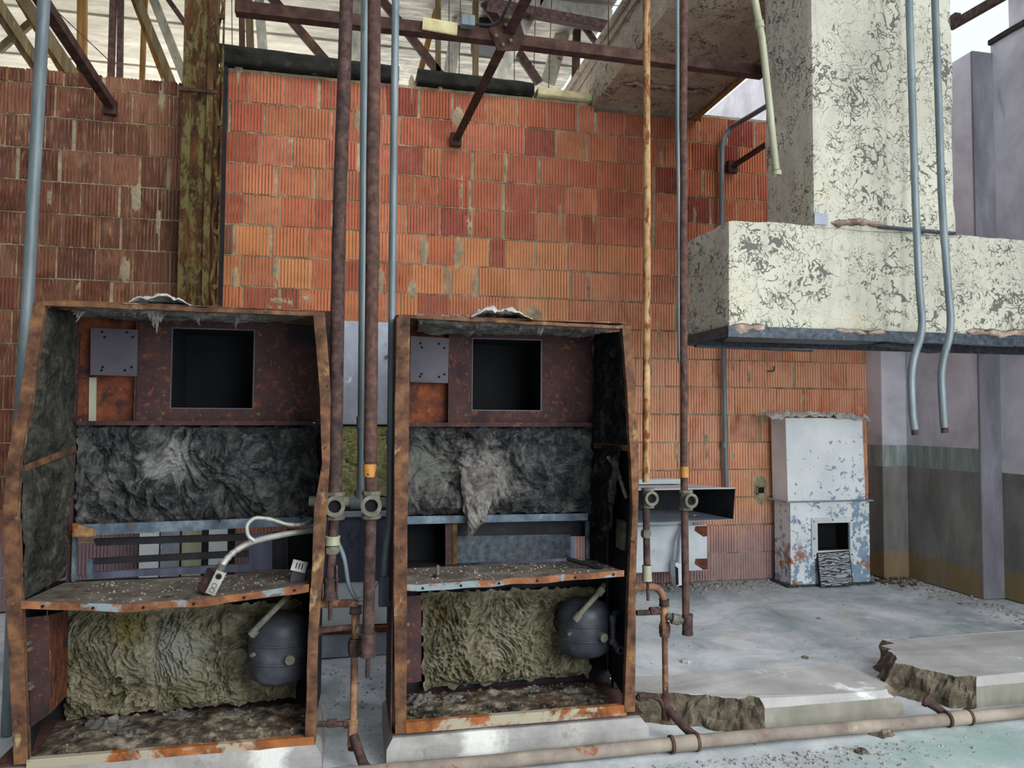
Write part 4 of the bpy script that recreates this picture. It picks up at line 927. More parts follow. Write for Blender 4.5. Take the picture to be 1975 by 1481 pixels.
# RIGHT CABINET --------------------------------------------------------
t = thing('equipment_cabinet', (.77, 3.7, HP), 'right burnt out rusted cabinet, wool tongue hanging below its square dark hole', 'cabinet', 'gutted rusted equipment cabinets')
build(post([(612,765,791),(814,761,789),(1010,760,786),(1150,759,785),(1416,762,784)]), 'front_post', M['rust_frame'], t, bevel=.002)
b = MB(); xs = WY(762,1000,3.42).x; b.box(xs-.006, xs-.002, 3.46, 3.98, HP+.01, WY(768,610,3.46).z); build(b, 'side_panel', M['rust_sheet'], t)
build(post([(630,1200,1217),(760,1210,1226),(900,1217,1233),(985,1220,1231),(1120,1213,1227),(1374,1204,1225)]), 'front_post', M['rust_frame'], t, bevel=.002)
build(toprail((768,606),(1216,629),.016,3.455), 'top_rail', M['rust_frame'], t, bevel=.002)
a = WY(783,1393,3.48); c = WY(1208,1356,3.48)
b = MB(); b.loft([[V(a.x, 3.475, a.z), V(a.x, 3.475, a.z-.05), V(a.x, 3.51, a.z-.05), V(a.x, 3.51, a.z)], [V(c.x, 3.475, a.z), V(c.x, 3.475, a.z-.05), V(c.x, 3.51, a.z-.05), V(c.x, 3.51, a.z)]])
build(b, 'bottom_rail', M['rust_base'], t, bevel=.003)
xa = WY(786,850,3.45).x; XB1 = WY(1138,850,YB).x; ztop = WY(990,616,3.46).z
prr = [WY(1206,632,3.47), WY(1217,765,3.44), WY(1225,905,3.42), WY(1226,985,3.43), WY(1220,1120,3.45), WY(1214,1360,3.49)]
b = MB(); b.loft([[p+V(0, .02, 0), V(XB1+.12, 3.99, p.z), V(XB1+.124, 3.99, p.z), p+V(.004, .02, 0)] for p in prr]); build(b, 'side_panel', M['dark_steel'], t)
b = MB(); b.box(xs-.006, prr[0].x, 3.47, 3.99, ztop+.0, ztop+.006); build(b, 'top_panel', M['rust_frame'], t)
b = MB(); b.box(xs, XB1+.13, 3.5, 4.0, zbot-.008, zbot); build(b, 'bottom_pan', M['rust_sheet'], t)
b = MB(); b.box(xs, XB1+.2, 3.995, 4.0, WY(990,1000,YB).z, WY(990,817,YB).z); b.box(xs, XB1+.2, 3.995, 4.0, zbot, WY(990,1092,YB).z); b.box(XB1-.01, XB1+.2, 3.995, 4.0, WY(990,1092,YB).z, WY(990,1000,YB).z); build(b, 'back_panel', M['dark_steel'], t)
X0_, X1_, Z0_, Z1_ = holed_panel(t, (864,1150,640,815), (911,1043,657,790), YB, .005, M['rust_sheet'])
b = MB(); b.box(xs, X0_, YB+.03, YB+.036, Z0_, Z1_); build(b, 'recess_panel', M['rust_orange_sheet'], t)
b = MB(); b.box(X0_-.003, X0_+.002, YB-.03, YB+.03, Z0_, Z1_); build(b, 'panel_flange', M['rust_sheet'], t)
plate_holes(t, [(792,648),(866,652),(864,738),(791,736)], YB-.04, [(811,662),(814,670),(847,663),(857,671),(813,721),(810,726),(857,722),(847,727)])
rail_strip(t, 'ledge', [(787,815),(1143,815),(1143,823),(787,823)], YB-.05, .06, M['rust_sheet'])
build(wool([(785,824),(1142,824),(1140,988),(783,992)], YB-.005, 120, 80, .085, 43, .03), 'insulation_blanket', M['wool'], t)
XI = XB1+.02
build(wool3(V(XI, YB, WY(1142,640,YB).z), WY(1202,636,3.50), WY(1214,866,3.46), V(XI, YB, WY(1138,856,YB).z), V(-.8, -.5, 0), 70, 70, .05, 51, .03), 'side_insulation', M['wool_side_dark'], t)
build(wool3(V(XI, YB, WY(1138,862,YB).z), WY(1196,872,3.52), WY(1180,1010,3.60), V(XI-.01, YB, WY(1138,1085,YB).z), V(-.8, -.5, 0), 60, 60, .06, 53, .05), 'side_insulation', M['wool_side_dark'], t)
b = MB(); b.bar(V(XI, YB-.02, WY(1138,858,YB).z), WY(1212,864,3.47), .012, .03, (0, 0, 1)); build(b, 'side_ledge', M['rust_frame'], t)
b = MB(); b.tube([WY(1172,880,3.62), WY(1190,905,3.6), WY(1208,960,3.52)], .010, 8); build(b, 'hanging_strap', M['wool_tuft'], t)
b = MB(); b.box(WY(1198,1020,3.62).x, WY(1204,1020,3.62).x+.01, 3.6, 3.7, WY(1198,1060,3.62).z, WY(1198,1005,3.62).z); b2 = MB(); build(b, 'latch_bracket', M['fitting'], t)
b = MB()
for (x, y, L, W_, n) in [(812,618,.05,.02,8),(850,620,.05,.06,14),(920,624,.06,.07,24),(1002,626,.08,.03,18),(1040,630,.10,.03,14),(1090,630,.05,.06,18),(1150,634,.06,.06,16),(885,620,.05,.05,16)]:
    tufts(b, WY(x, y-6, 3.54), L, W_, n, int(x), .02)
b2 = wool3(WY(800,616,3.50), WY(1195,634,3.50), WY(1150,645,3.9), WY(800,640,3.9), V(0, 0, -1), 90, 20, .04, 61, .02)
b.add(b2.v, b2.f, True); build(b, 'hanging_wool', M['wool_tuft'], t, kind='stuff')
b = MB(); tl = WY(880,935,YB-.09); 
b2 = wool3(WY(885,900,YB-.07), WY(970,900,YB-.07), WY(935,1005,YB-.12), WY(903,1040,YB-.12), V(0, -1, 0), 40, 50, .05, 71, .02, 5)
b.add(b2.v, b2.f, True)
for (x, y, L, W_, n) in [(915,1000,.12,.03,30),(930,985,.09,.04,20)]:
    tufts(b, WY(x, y-20, YB-.085), L, W_, n, int(x)+3, .02)
build(b, 'wool_tongue', M['wool_tuft'], t, kind='stuff')
rail_strip(t, 'cross_rail', [(785,996),(1134,990),(1134,1003),(785,1011)], YB-.06, .012, M['rail'])
b = MB(); q0 = WY(785,1094,YB+.01); q1 = WY(858,1010,YB+.01); b.box(q0.x, q1.x, YB+.2, YB+.21, q0.z, q1.z); b.box(q0.x-.005, q0.x, YB, YB+.21, q0.z, q1.z); b.box(q1.x, q1.x+.005, YB, YB+.21, q0.z, q1.z); b.box(q0.x, q1.x, YB, YB+.21, q0.z-.005, q0.z); b.box(q0.x, q1.x, YB, YB+.21, q1.z, q1.z+.005); build(b, 'slot_throat', M['void'], t)
rail_strip(t, 'slot_post', [(859,1010),(872,1010),(872,1088),(859,1089)], YB-.02, .02, M['rust_sheet'])
rail_strip(t, 'slot_post', [(873,1010),(882,1010),(882,1087),(873,1088)], YB-.02, .02, M['rust_column'])
rail_strip(t, 'slot_post', [(1130,1005),(1137,1005),(1137,1078),(1130,1078)], YB-.03, .02, M['rail'])
rail_strip(t, 'mottled_plate', [(880,1034),(1100,1030),(1100,1076),(880,1086)], YB+.03, .004, M['galv_blue'])
rail_strip(t, 'dark_plate', [(882,1008),(1132,1004),(1132,1034),(882,1036)], YB+.05, .004, M['dark_steel'])
sh, secs = shelf(t, [(785,1096),(960,1088),(1145,1080)], [(784,1128),(800,1129),(1000,1116),(1203,1101)], YB-.02, .026, M['shelf_dust'])
crumbs(sh, secs[1][1].x+.02, secs[-1][0].x, 3.48, 3.9, 0, 260, 6, 'crumbs', .011, 'rubble', zshelf(secs))
b = MB(); b.tube([WY(1095,1082,3.7)+V(0, 0, .012), WY(1162,1102,3.55)+V(0, 0, .012)], .011, 10); build(b, 'loose_rod', M['dark_steel'], label='short dark rod lying on the shelf of the right cabinet', cat='rod')
t2 = thing('valve_stub', WY(844,1116,3.62), 'small threaded stub standing on the right cabinet shelf', 'pipe stub')
q = WY(844,1118,3.62); b = MB(); b.cyl(q+V(0, 0, .012), (0, 0, 1), .02, .024, 14); build(b, 'base_nut', M['rust_dark'], t2); b = MB(); b.cyl(q+V(0, 0, .045), (0, 0, 1), .008, .05, 10); build(b, 'stem', M['fitting'], t2)
build(wool([(812,1142),(1150,1132),(1135,1300),(818,1328)], 3.93, 170, 100, .085, 81, .035, 5, .34), 'mineral_wool', M['mineral'], t)
b = MB(); A = [WY(x, y, 3.56) for x, y in ((784,1150),(812,1148),(812,1314),(784,1318))]; b.loft([[p+V(0, .004, 0) for p in A], A]); bp = build(b, 'purple_brown_plate', M['rust_sheet'], t)
b = MB(); b.add([A[1], A[1]+V(.02, .3, 0), A[2]+V(.02, .3, 0), A[2]], [(3, 2, 1, 0)]); build(b, 'plate_return', M['rust_sheet'], t, solid=.003)
for (x, y) in ((785,1203),(785,1275)):
    b = MB(); b.cyl(WY(x+2, y, 3.55), (0, 1, 0), .009, .02, 6, False); build(b, 'bolt', M['fitting'], bp)
for q_, (lx_, ly_, lr_) in enumerate([(.36, 3.82, .05), (.52, 3.8, .04), (.95, 3.85, .04), (1.12, 3.8, .035)]):
    def fnl(u, v): a = u*2*pi; e = v*pi/2; d_ = 1+.6*fbm(V(cos(a)*2+q_*3, sin(a)*2, v*3), 4); return V(lx_+cos(a)*cos(e)*lr_*1.5*d_, ly_+sin(a)*cos(e)*lr_*d_, zbot+sin(e)*lr_*.8*d_)
    build(MB().grid(fnl, 30, 14), 'fallen_wool_lump', M['wool_tuft'], t)
debris_bed(t, V(.24, 3.93, zbot), V(1.30, 3.93, zbot), V(1.30, 3.51, zbot), V(.24, 3.51, zbot), .025, 4)
crumbs(t, .25, 1.28, 3.52, 3.9, zbot+.02, 300, 17, 'rubble_crumbs', .022)
tk, c0 = tank(t, 1126, 1209, 3.76, .138, .285, 1)
b = MB(); b.tube(fillet([WY(1110,1196,3.61), WY(1116,1186,3.61), WY(1160,1138,3.64), WY(1164,1128,3.7)], .03), .014, 12); b.cyl(WY(1113,1190,3.61), (WY(1124,1176,3.61)-WY(1112,1192,3.61)), .020, .04, 12); b.cyl(WY(1158,1140,3.64), (1, 0, 1.2), .02, .04, 12); build(b, 'tank_pipe', M['fitting'], tk)
b = MB(); b.tube(fillet([WY(1196,1180,3.7), WY(1182,1184,3.66), WY(1182,1236,3.62), WY(1193,1252,3.58)], .05), .016, 12); b.ring(WY(1195,1253,3.57), (.1, -1, 0), .02, .012, .03); b.cyl(WY(1182,1192,3.65), (0, 0, 1), .021, .035, 12); b.cyl(WY(1182,1236,3.62), (0, 0, 1), .021, .03, 12); build(b, 'side_pipe', M['tank'], tk)
b = MB(); x_ = WY(1180,1290,3.85).x; b.box(x_, x_+.05, 3.82, 3.86, zbot+.01, WY(1180,1140,3.85).z); build(b, 'inner_upright', M['dark_steel'], t)

# low boxes at the wall, seen through the slot of the left cabinet
t = thing('wall_locker', WY(360, 1180, 6.3), 'low pale metal box by the brick wall, seen through the slot of the left cabinet', 'box')
lz0 = WY(360, 1180, 6.3).z
for (xa_, xb__, mt) in ((268,306,'white_paint'),(309,346,'galv_sheet'),(350,388,'galv_warm'),(402,438,'white_paint')):
    b = MB(); b.box(WY(xa_, 1060, 6.3).x, WY(xb__, 1060, 6.3).x, 6.3, 6.7, 0, WY(360, 1000, 6.3).z); build(b, 'door_panel', M[mt], t, bevel=.004)
b = MB(); b.box(WY(266,1060,6.31).x, WY(439,1060,6.31).x, 6.32, 6.7, 0, WY(360,1002,6.3).z); build(b, 'carcass', M['dark_steel'], t)
# crumpled foil / ash lying on the cabinet tops
def cloth(px0, px1, Y0, Y1, z, amp, seed, mat, label, name='crumpled_sheet', cat='debris', hang=0):
    x0 = px0; x1 = px1; mb = MB()
    def fn(u, v):
        x = x0+(x1-x0)*u; y = Y0+(Y1-Y0)*v; e = min(1, 5*min(u, 1-u))*min(1, 5*min(v+.15, 1-v))
        n_ = fbm(V(x*9, y*9, seed), 4)
        return V(x+.02*noise.noise(V(y*9, seed, 1)), y+.03*noise.noise(V(x*7, seed, 5)), z+amp*e*(.6+abs(n_)*1.2) - (hang*(1-v*3)**2 if v < .33 else 0))
    mb.grid(fn, 60, 24); return build(mb, name, M[mat], label=label, cat=cat, solid=.003, group='crumpled sheets')
cloth(WY(255,590,3.5).x, WY(370,590,3.5).x, 3.45, 3.7, WY(300,587,3.46).z+.004, .03, 3, 'foil', 'flat white ash clump on top of the left cabinet')
cloth(WY(905,615,3.5).x, WY(1022,617,3.5).x, 3.43, 3.75, WY(960,615,3.46).z+.002, .045, 9, 'foil', 'white flaky clump on top of the right cabinet')

# conduit and boxes in the left cabinet
def corrug(pts, r, name, root, mat, pitch=.009):
    pts = fillet(pts, .08, 10); out = []; 
    L = 0; fine = dense(pts, .0035); rr = []; s = 0
    for i, p in enumerate(fine):
        if i: s += (p-fine[i-1]).length
        rr.append(r*(1+.13*sin(2*pi*s/pitch)))
    b = MB(); b.tube(fine, rr, 12); return build(b, name, mat, root)
M['flex'] = nmat('pale_grey_flexible_conduit', [(.3, '#8c8c86'), (.6, '#b0b0a8'), (.8, '#c4c4bc')], 9, (1, 1, 1), [('#6c6258', 18, .6, .7, (1, 1, 1))], .5, .3, .2, .002)
zs = zshelf(secs)
YQ = 3.62
t = thing('flexible_conduit', WY(520,1040,YQ), 'ribbed grey flexible conduit with open metal box drooping onto the left cabinet shelf', 'conduit')
corrug([WY(604,1022,YQ+.05), WY(560,1028,YQ), WY(520,1036,YQ), WY(480,1046,YQ), WY(445,1068,YQ-.03), WY(424,1096,YQ-.06)], .0145, 'thick_hose', t, M['flex'])
corrug([WY(602,1002,YQ+.05), WY(585,1012,YQ), WY(555,1012,YQ-.02), WY(520,1000,YQ-.03), WY(490,998,YQ-.04), WY(475,1012,YQ-.05), WY(478,1034,YQ-.05), WY(492,1044,YQ-.05)], .009, 'thin_hose', t, M['flex'], .007)
b = MB(); b.cyl(WY(426,1094,YQ-.06), (.5, .1, 1), .019, .03, 14); build(b, 'connector', M['fitting'], t)
A = WY(420,1096,YQ-.07); 
def obox(mb, c, ux, uy, uz, hx, hy, hz, th=.003, open_=True):
    def P_(x, y, z): return c+ux*x+uy*y+uz*z
    def bb(x0, x1, y0, y1, z0, z1): mb.hexa([P_(x0,y0,z0),P_(x1,y0,z0),P_(x1,y1,z0),P_(x0,y1,z0)], [P_(x0,y0,z1),P_(x1,y0,z1),P_(x1,y1,z1),P_(x0,y1,z1)])
    bb(-hx,-hx+th,-hy,hy,-hz,hz); bb(hx-th,hx,-hy,hy,-hz,hz); bb(-hx,hx,-hy,hy,-hz,-hz+th); bb(-hx,hx,-hy,hy,hz-th,hz)
    bb(-hx,hx,hy-th,hy,-hz,hz)
    if not open_: bb(-hx,hx,-hy,-hy+th,-hz,hz)
c_ = WY(408,1121,YQ-.08); uz = V(.42, -.1, .9).normalized(); ux = V(.75, -.6, -.4); ux = (ux-uz*ux.dot(uz)).normalized(); uy = uz.cross(ux)
b = MB(); obox(b, c_, uy, ux*-1, uz, .03, .03, .052); build(b, 'open_box', M['rust_sheet'], t)
cc = c_+uy*(-.034) if False else c_
b = MB(); pc = WY(416,1124,YQ-.13); b.bar(pc-uz*.055, pc+uz*.055, .045, .006, (0, 1, .2)); cv = build(b, 'box_face', M['flex'], t, bevel=.004)
b = MB(); b.ring(pc+uz*.032+V(0, -.005, 0), (0, 1, .2), .013, .009, .004); build(b, 'knockout_ring', M['rust_sheet'], cv); b = MB(); b.cyl(pc+uz*.032+V(0, -.004, 0), (0, 1, .2), .009, .003); build(b, 'knockout_hole_shade_disc', M['void'], cv)
for k in (-.012, -.034):
    b = MB(); b.ring(pc+uz*k+V(0, -.004, 0), (0, 1, .2), .011, .0095, .003); build(b, 'knockout_ring', M['gauge'], cv)
b = MB(); b.bar(WY(397,1148,YQ-.08), WY(388,1122,YQ-.06), .02, .01); build(b, 'plug', M['void'], t)
t = thing('vented_box', WY(575,1118,YQ), 'small grey box with three slots on the left cabinet shelf near the right post', 'box')
c_ = WY(575,1108,YQ+.0); uz = V(.2, -.1, 1).normalized(); ux = V(1, .1, -.25); ux = (ux-uz*ux.dot(uz)).normalized(); uy = uz.cross(ux)
b = MB(); obox(b, c_, ux, uy, uz, .033, .03, .045, .004, False); build(b, 'body', M['gauge'], t, bevel=.002)
c_ = WY(577,1092,YQ-.035); uz = V(.25, .25, .95).normalized(); ux = V(1, .1, -.35); ux = (ux-uz*ux.dot(uz)).normalized(); uy = uz.cross(ux)
b = MB(); obox(b, c_, ux, uy, uz, .035, .004, .026, .003, False); fp = build(b, 'face_plate', M['flex'], t, bevel=.002)
for k in (-.013, 0, .013):
    b = MB(); b.bar(c_+ux*k-uy*.006-uz*.013+ux*0, c_+ux*k-uy*.006+uz*.013, .004, .003); build(b, 'slot', M['void'], fp)
# ------------------------------------------------------------------ machine casing between the cabinets
YU = 5.12
t = thing('metal_casing', (WY(690,1245,YU).x+.6, YU+.2, 0), 'tall stained galvanised casing with yellow fibre band, standing behind the two cabinets', 'casing')
ux0 = WY(592,900,YU).x; ux1 = WY(1110,900,YU).x
def uz_(py): return WY(700, py, YU).z
b = MB(); b.box(ux0, ux1, YU, YU+.42, uz_(819), uz_(620)); build(b, 'upper_panel', M['galv_sheet'], t, bevel=.006)
b = MB(); p = WY(752,688,YU); b.ring(p+V(-.02, -.01, 0), (0, 1, 0), .012, .008, .012, 12); build(b, 'ring_lug', M['fitting'], t)
b = MB(); b.box(ux0+.01, ux1-.01, YU+.03, YU+.40, uz_(985), uz_(819)); build(b, 'inner_core', M['dark_steel'], t)
build(wool3(V(ux0+.01, YU+.025, uz_(822)), V(ux1-.01, YU+.025, uz_(822)), V(ux1-.01, YU+.025, uz_(958)), V(ux0+.01, YU+.025, uz_(958)), V(0, -1, 0), 140, 60, .02, 91, .01, 7), 'fibre_band', M['board'], t)
b = MB(); b.box(ux0, ux1, YU-.02, YU+.1, uz_(996), uz_(986)); build(b, 'light_strip', M['galv_sheet'], t, bevel=.002)
b = MB(); b.box(ux0, ux1, YU, YU+.42, uz_(1122), uz_(996)); build(b, 'dark_panel', M['dark_blue'], t, bevel=.004)
b = MB(); b.box(ux0, ux1, YU+.01, YU+.42, uz_(1206), uz_(1122)); build(b, 'cream_panel', M['white_paint'], t, bevel=.004)
b = MB(); b.box(ux0-.01, ux1+.01, YU-.03, YU+.42, uz_(1219), uz_(1208)); build(b, 'rusted_sill', M['rust_orange_sheet'], t, bevel=.003)
b = MB(); b.box(ux0-.01, ux1+.01, YU-.01, YU+.42, -.006, uz_(1219)); build(b, 'base', M['galv_sheet'], t, bevel=.004)

# ------------------------------------------------------------------ hanging pipes
TOP = 5.4
def hang(px_top, pts, Y):
    """pipe points from the overhead steel down; first pixel point is extended upward"""
    P0 = WY(*px_top, Y); P1 = WY(*pts[0], Y); d = (P0-P1); up = P0+d/d.z*(TOP-P0.z) if d.z > .01 else P0
    return [up, P0]+[WY(x, y, Y) for x, y in pts]
def wob(pts, amp=.004, seed=0, step=.3):
    q = dense(pts, step); return [p+V(amp*noise.noise(V(p.z*2, seed, 1)), amp*noise.noise(V(p.z*2, seed, 7)), 0) if 0 < i < len(q)-1 else p for i, p in enumerate(q)]
GP = 'pipes hanging from the roof'
def tee(root, p, r, mat, toward=V(.12, -1, 0)):
    b = MB(); b.cyl(p, (0, 0, 1), r*1.3, r*3.4, 18); body = build(b, 'tee_body', mat, root)
    tw = toward.normalized()
    b = MB(); b.ring(p+tw*r*1.3, tw, r*1.35, r*.95, r*1.6, 24); b.ring(p+tw*r*2.1, tw, r*1.55, r*.98, r*.4, 24); build(b, 'open_port', mat, body)
    b = MB(); b.cyl(p+tw*r*1.42, tw, r*.94, r*.1, 18); build(b, 'port_shade_disc', M['void'], body)  # black disc painting the shade inside the open port
    for s in (-1, 1):
        b = MB(); b.cyl(p+V(0, 0, s*r*1.8), (0, 0, 1), r*1.5, r*.55, 8, False); build(b, 'collar', mat, body)
    return body
def collar(root, p, r, L, mat, name='coupling', d=(0, 0, 1), hexa=False):
    b = MB(); d = Vector(d)
    if hexa: b.cyl(p, d, r*1.45, L, 6, False); b.cyl(p, d, r*1.22, L*1.6, 16)
    else: b.cyl(p, d, r*1.25, L, 18); b.cyl(p+d.normalized()*L*.5, d, r*1.35, L*.16, 18); b.cyl(p-d.normalized()*L*.5, d, r*1.35, L*.16, 18)
    return build(b, name, mat, root)
def pipe(label, px_top, pts, Y, r, mat, seed=0, amp=.003, fil=None, name='hanging_pipe', cat='pipe', group=GP):
    P_ = hang(px_top, pts, Y)
    if fil: P_ = fillet(P_, fil, 8)
    t = thing(name, P_[-1], label, cat, group)
    b = MB(); b.tube(wob(P_, amp, seed) if not fil else P_, r, 18); build(b, 'tube', mat, t); return t, P_
# left conduit behind the left cabinet
t, P_ = pipe('grey galvanised conduit at far left passing behind the left cabinet', (85,0), [(50,640),(42,760)], 4.2, .030, M['galv'], 1)
b = MB(); b.tube([WY(42,760,4.2), V(WY(42,760,4.2).x-.01, 4.2, 0)], .030, 18); build(b, 'lower_tube', M['galv'], t)
YP = 3.50
t, P_ = pipe('dark rusted pipe right beside the left cabinet with an open tee at its lower end', (668,0), [(653,480),(646,955)], YP, .031, M['rust_dark'], 2, .004)
tee(t, WY(646,975,YP), .030, M['fitting'], V(-.0, -1, .05))
b = MB(); b.tube([WY(646,985,YP), WY(641,1050,YP)], .022, 16); build(b, 'lower_tube', M['rust_dark'], t)
b = MB(); b.tube([WY(641,1050,YP), WY(637,1118,YP)], .021, 16); build(b, 'lower_tube', M['rust_dark'], t)
collar(t, WY(641,1042,YP), .027, .034, M['galv_warm'], 'union'); collar(t, WY(640,1060,YP), .024, .022, M['fitting'], 'union_nut', hexa=True)
collar(t, WY(638,1135,YP), .025, .085, M['rust_dark'], 'reducer')
b = MB(); b.tube([WY(637,1150,YP), WY(637,1196,YP)], .010, 10); build(b, 'drain_nipple', M['rust_dark'], t)
b = MB(); b.bar(WY(650,1090,YP-.02), WY(650,1140,YP-.02), .006, .03, (0, 1, 0)); build(b, 'strap_handle', M['rust_dark'], t)
t, P_ = pipe('grey galvanised conduit between the two dark rusted pipes, ending in a cross pipe', (704,0), [(701,480),(697,945)], 3.72, .021, M['galv'], 3, .002)
for yy_ in (815,): collar(t, WY(698,yy_,3.72), .021, .05, M['galv'])
b = MB(); b.cyl(WY(696,958,3.72), (0, 0, 1), .031, .07, 18); b.cyl(WY(696,968,3.72), (1, 0, 0), .033, .10, 18); build(b, 'tee_body', M['galv'], t)
b = MB(); b.tube([WY(596,966,3.72), WY(770,969,3.72)], .024, 16); build(b, 'cross_tube', M['galv_warm'], t)
t, P_ = pipe('dark rusted pipe left of the right cabinet with an orange taped joint', (722,0), [(718,480),(714,890)], YP-.04, .0305, M['rust_red'], 4, .004)
YQ = YP-.04
b = MB(); b.tube([WY(714,890,YQ), WY(716,955,YQ)], .027, 16); build(b, 'lower_tube', M['rust_red'], t)
b = MB(); b.cyl(WY(713,907,YQ), (0, 0, 1), .030, .058, 20); tp_ = build(b, 'tape_band', M['tape'], t, bevel=.002)
tee(t, WY(716,973,YQ), .030, M['fitting'], V(-.02, -1, .03))
b = MB(); b.tube(dense([WY(715,990,YQ), WY(710,1225,YQ)], .1), .0265, 16); build(b, 'lower_tube', M['rust_dark'], t)
collar(t, WY(710,1243,YQ), .027, .09, M['rust_dark'], 'reducer'); b = MB(); b.tube([WY(710,1262,YQ), WY(709,1306,YQ)], .011, 10); build(b, 'drain_nipple', M['rust_dark'], t)
t, P_ = pipe('blue grey conduit running down against the left post of the right cabinet', (763,0), [(757,520),(752,1010),(744,1060),(741,1110)], 3.64, .0185, M['galv'], 5, fil=.1)
collar(t, WY(754,842,3.64), .0185, .06, M['galv'])
b = MB(); q = WY(741,1138,3.64); b.box(q.x-.026, q.x+.026, q.y-.025, q.y+.025, q.z-.07, q.z+.07); b.box(q.x-.026, q.x+.06, q.y-.024, q.y+.024, q.z-.075, q.z-.045); build(b, 'conduit_body', M['dark_blue'], t, bevel=.006)
t, P_ = pipe('yellow painted rusting pipe hanging right of the right cabinet', (1247,0), [(1248,480),(1246,930)], YP, .0185, M['rust_yellow'], 6, .003)
tee(t, WY(1249,960,YP), .0235, M['fitting'], V(.03, -1, .03))
b = MB(); b.tube([WY(1246,975,YP), WY(1248,1105,YP)], .0175, 14); build(b, 'lower_tube', M['rust_dark'], t)
collar(t, WY(1246,1029,YP), .018, .024, M['fitting'], 'union_nut', hexa=True); collar(t, WY(1248,1105,YP), .019, .065, M['galv_warm'], 'reducer')
b = MB(); b.tube([WY(1249,1120,YP), WY(1250,1158,YP)], .008, 10); build(b, 'drain_nipple', M['rust_dark'], t)
t, P_ = pipe('dark brown rusted pipe hanging beside the big duct with open tee halfway', (1319,0), [(1318,480),(1319,890)], YP, .0195, M['rust_red'], 7, .003)
b = MB(); b.tube([WY(1319,890,YP), WY(1323,1195,YP)], .0185, 14); build(b, 'lower_tube', M['rust_red'], t)
b = MB(); b.cyl(WY(1320,910,YP), (0, 0, 1), .022, .055, 20); build(b, 'tape_band', M['tape'], t, bevel=.002)
tee(t, WY(1323,964,YP), .024, M['fitting'], V(.1, -1, .02))
collar(t, WY(1326,1204,YP), .021, .088, M['rust_dark'], 'capped_elbow')
b = MB(); b.tube([WY(1318,1198,YP), WY(1300,1192,YP+.02), WY(1288,1188,YP+.04)], .018, 14); b.cyl(WY(1303,1194,YP+.015), (1, -.1, -.25), .028, .04, 8, False); build(b, 'side_branch', M['fitting'], t)
t, P_ = pipe('thin grey conduit tight against the dark brown pipe beside the big duct', (1306,0), [(1308,360),(1311,700)], 3.62, .010, M['galv'], 8)
# crooked cut conduit and the pair in front of the duct
t, P_ = pipe('beige conduit hanging askew in front of the duct, cut open at its lower end', (1455,-5), [(1470,75),(1497,328)], 3.7, .0195, M['galv_warm'], 9, .002)
collar(t, WY(1465,48,3.7), .0195, .03, M['galv_warm'], 'coupling', WY(1466,55,3.7)-WY(1455,0,3.7))
d = (WY(1497,330,3.7)-WY(1470,75,3.7)).normalized(); b = MB(); b.ring(WY(1498,334,3.7), d, .026, .017, .025); build(b, 'end_ring', M['galv_warm'], t)
t, P_ = pipe('left of the two bent grey conduits hanging before the horizontal duct', (1753,-5), [(1766,400),(1773,560),(1781,636),(1756,708),(1760,800),(1764,828)], 3.66, .0205, M['galv'], 10, fil=.14)
b = MB(); b.cyl(WY(1765,834,3.66), (0, 0, 1), .0195, .03, 16); build(b, 'threaded_end', M['rust_dark'], t)
t, P_ = pipe('right of the two bent grey conduits hanging before the horizontal duct', (1803,-5), [(1817,400),(1829,560),(1836,636),(1814,708),(1819,800),(1821,824)], 3.66, .0205, M['galv'], 11, fil=.14)
b = MB(); b.cyl(WY(1822,830,3.66), (0, 0, 1), .0195, .03, 16); build(b, 'threaded_end', M['rust_dark'], t)
# wall conduit
Yc = 6.68
pts = [WY(1486,200,6.0), WY(1450,222,6.25), WY(1408,246,Yc), WY(1392,275,Yc), WY(1392,420,Yc), WY(1396,700,Yc), WY(1401,945,Yc)]
t = thing('wall_conduit', pts[-1], 'grey conduit bending down the right part of the brick wall behind the duct', 'conduit')
b = MB(); b.tube(fillet(pts, .25, 8), .024, 16); build(b, 'tube', M['galv'], t); collar(t, WY(1398,858,Yc), .026, .05, M['galv'])
q = WY(1467,945,YW-.004); t = thing('wall_socket_hole', q, 'square dark box hole patched with mortar in the wall left of the furnace', 'wall box')
b = MB(); 
for (a0, a1, c0_, c1_) in ((-.045,-.035,-.04,.04),(.035,.045,-.04,.04),(-.045,.045,-.04,-.03),(-.045,.045,.03,.04)): b.box(q.x+a0, q.x+a1, q.y-.012, q.y+.01, q.z+c0_, q.z+c1_)
build(b, 'rim', M['mortar'], t); b = MB(); b.box(q.x-.036, q.x+.036, q.y-.006, q.y+.002, q.z-.031, q.z+.031); build(b, 'cavity', M['void'], t)
b = MB(); q = WY(1490,714,YW-.01); b.tube(fillet([q+V(-.06, 0, -.01), q+V(0, -.03, -.01), q+V(0, -.03, .04)], .02), .007, 8); build(b, 'wall_hook', M['rust_dark'], label='small bent rusted hook high on the bricks above the furnace', cat='hook')

# ------------------------------------------------------------------ feed pipework and floor pipe
def feed(root, pts, r, mat, name='tube', fil=.05):
    b = MB(); b.tube(fillet(pts, fil, 6), r, 16); return build(b, name, mat, root)
YF1 = 3.56
fpy = 3.375
zf = .034
t = thing('feed_pipe', WY(683,1440,YF1), 'orange rusted feed pipe standing between the two cabinets', 'pipe', 'rusted feed pipes beside the cabinets')
feed(t, [WY(605,1165,YF1), WY(683,1163,YF1), WY(686,1180,YF1), WY(686,1230,YF1)], .019, M['rust_feed'])
collar(t, WY(686,1176,YF1), .022, .03, M['rust_dark'], 'elbow_collar')
collar(t, WY(684,1248,YF1), .022, .05, M['rust_dark'], 'union', hexa=True)
feed(t, [WY(684,1255,YF1), WY(680,1440,YF1)], .0165, M['rust_feed'])
collar(t, WY(680,1412,YF1), .018, .10, M['rust_feed'], 'sleeve')
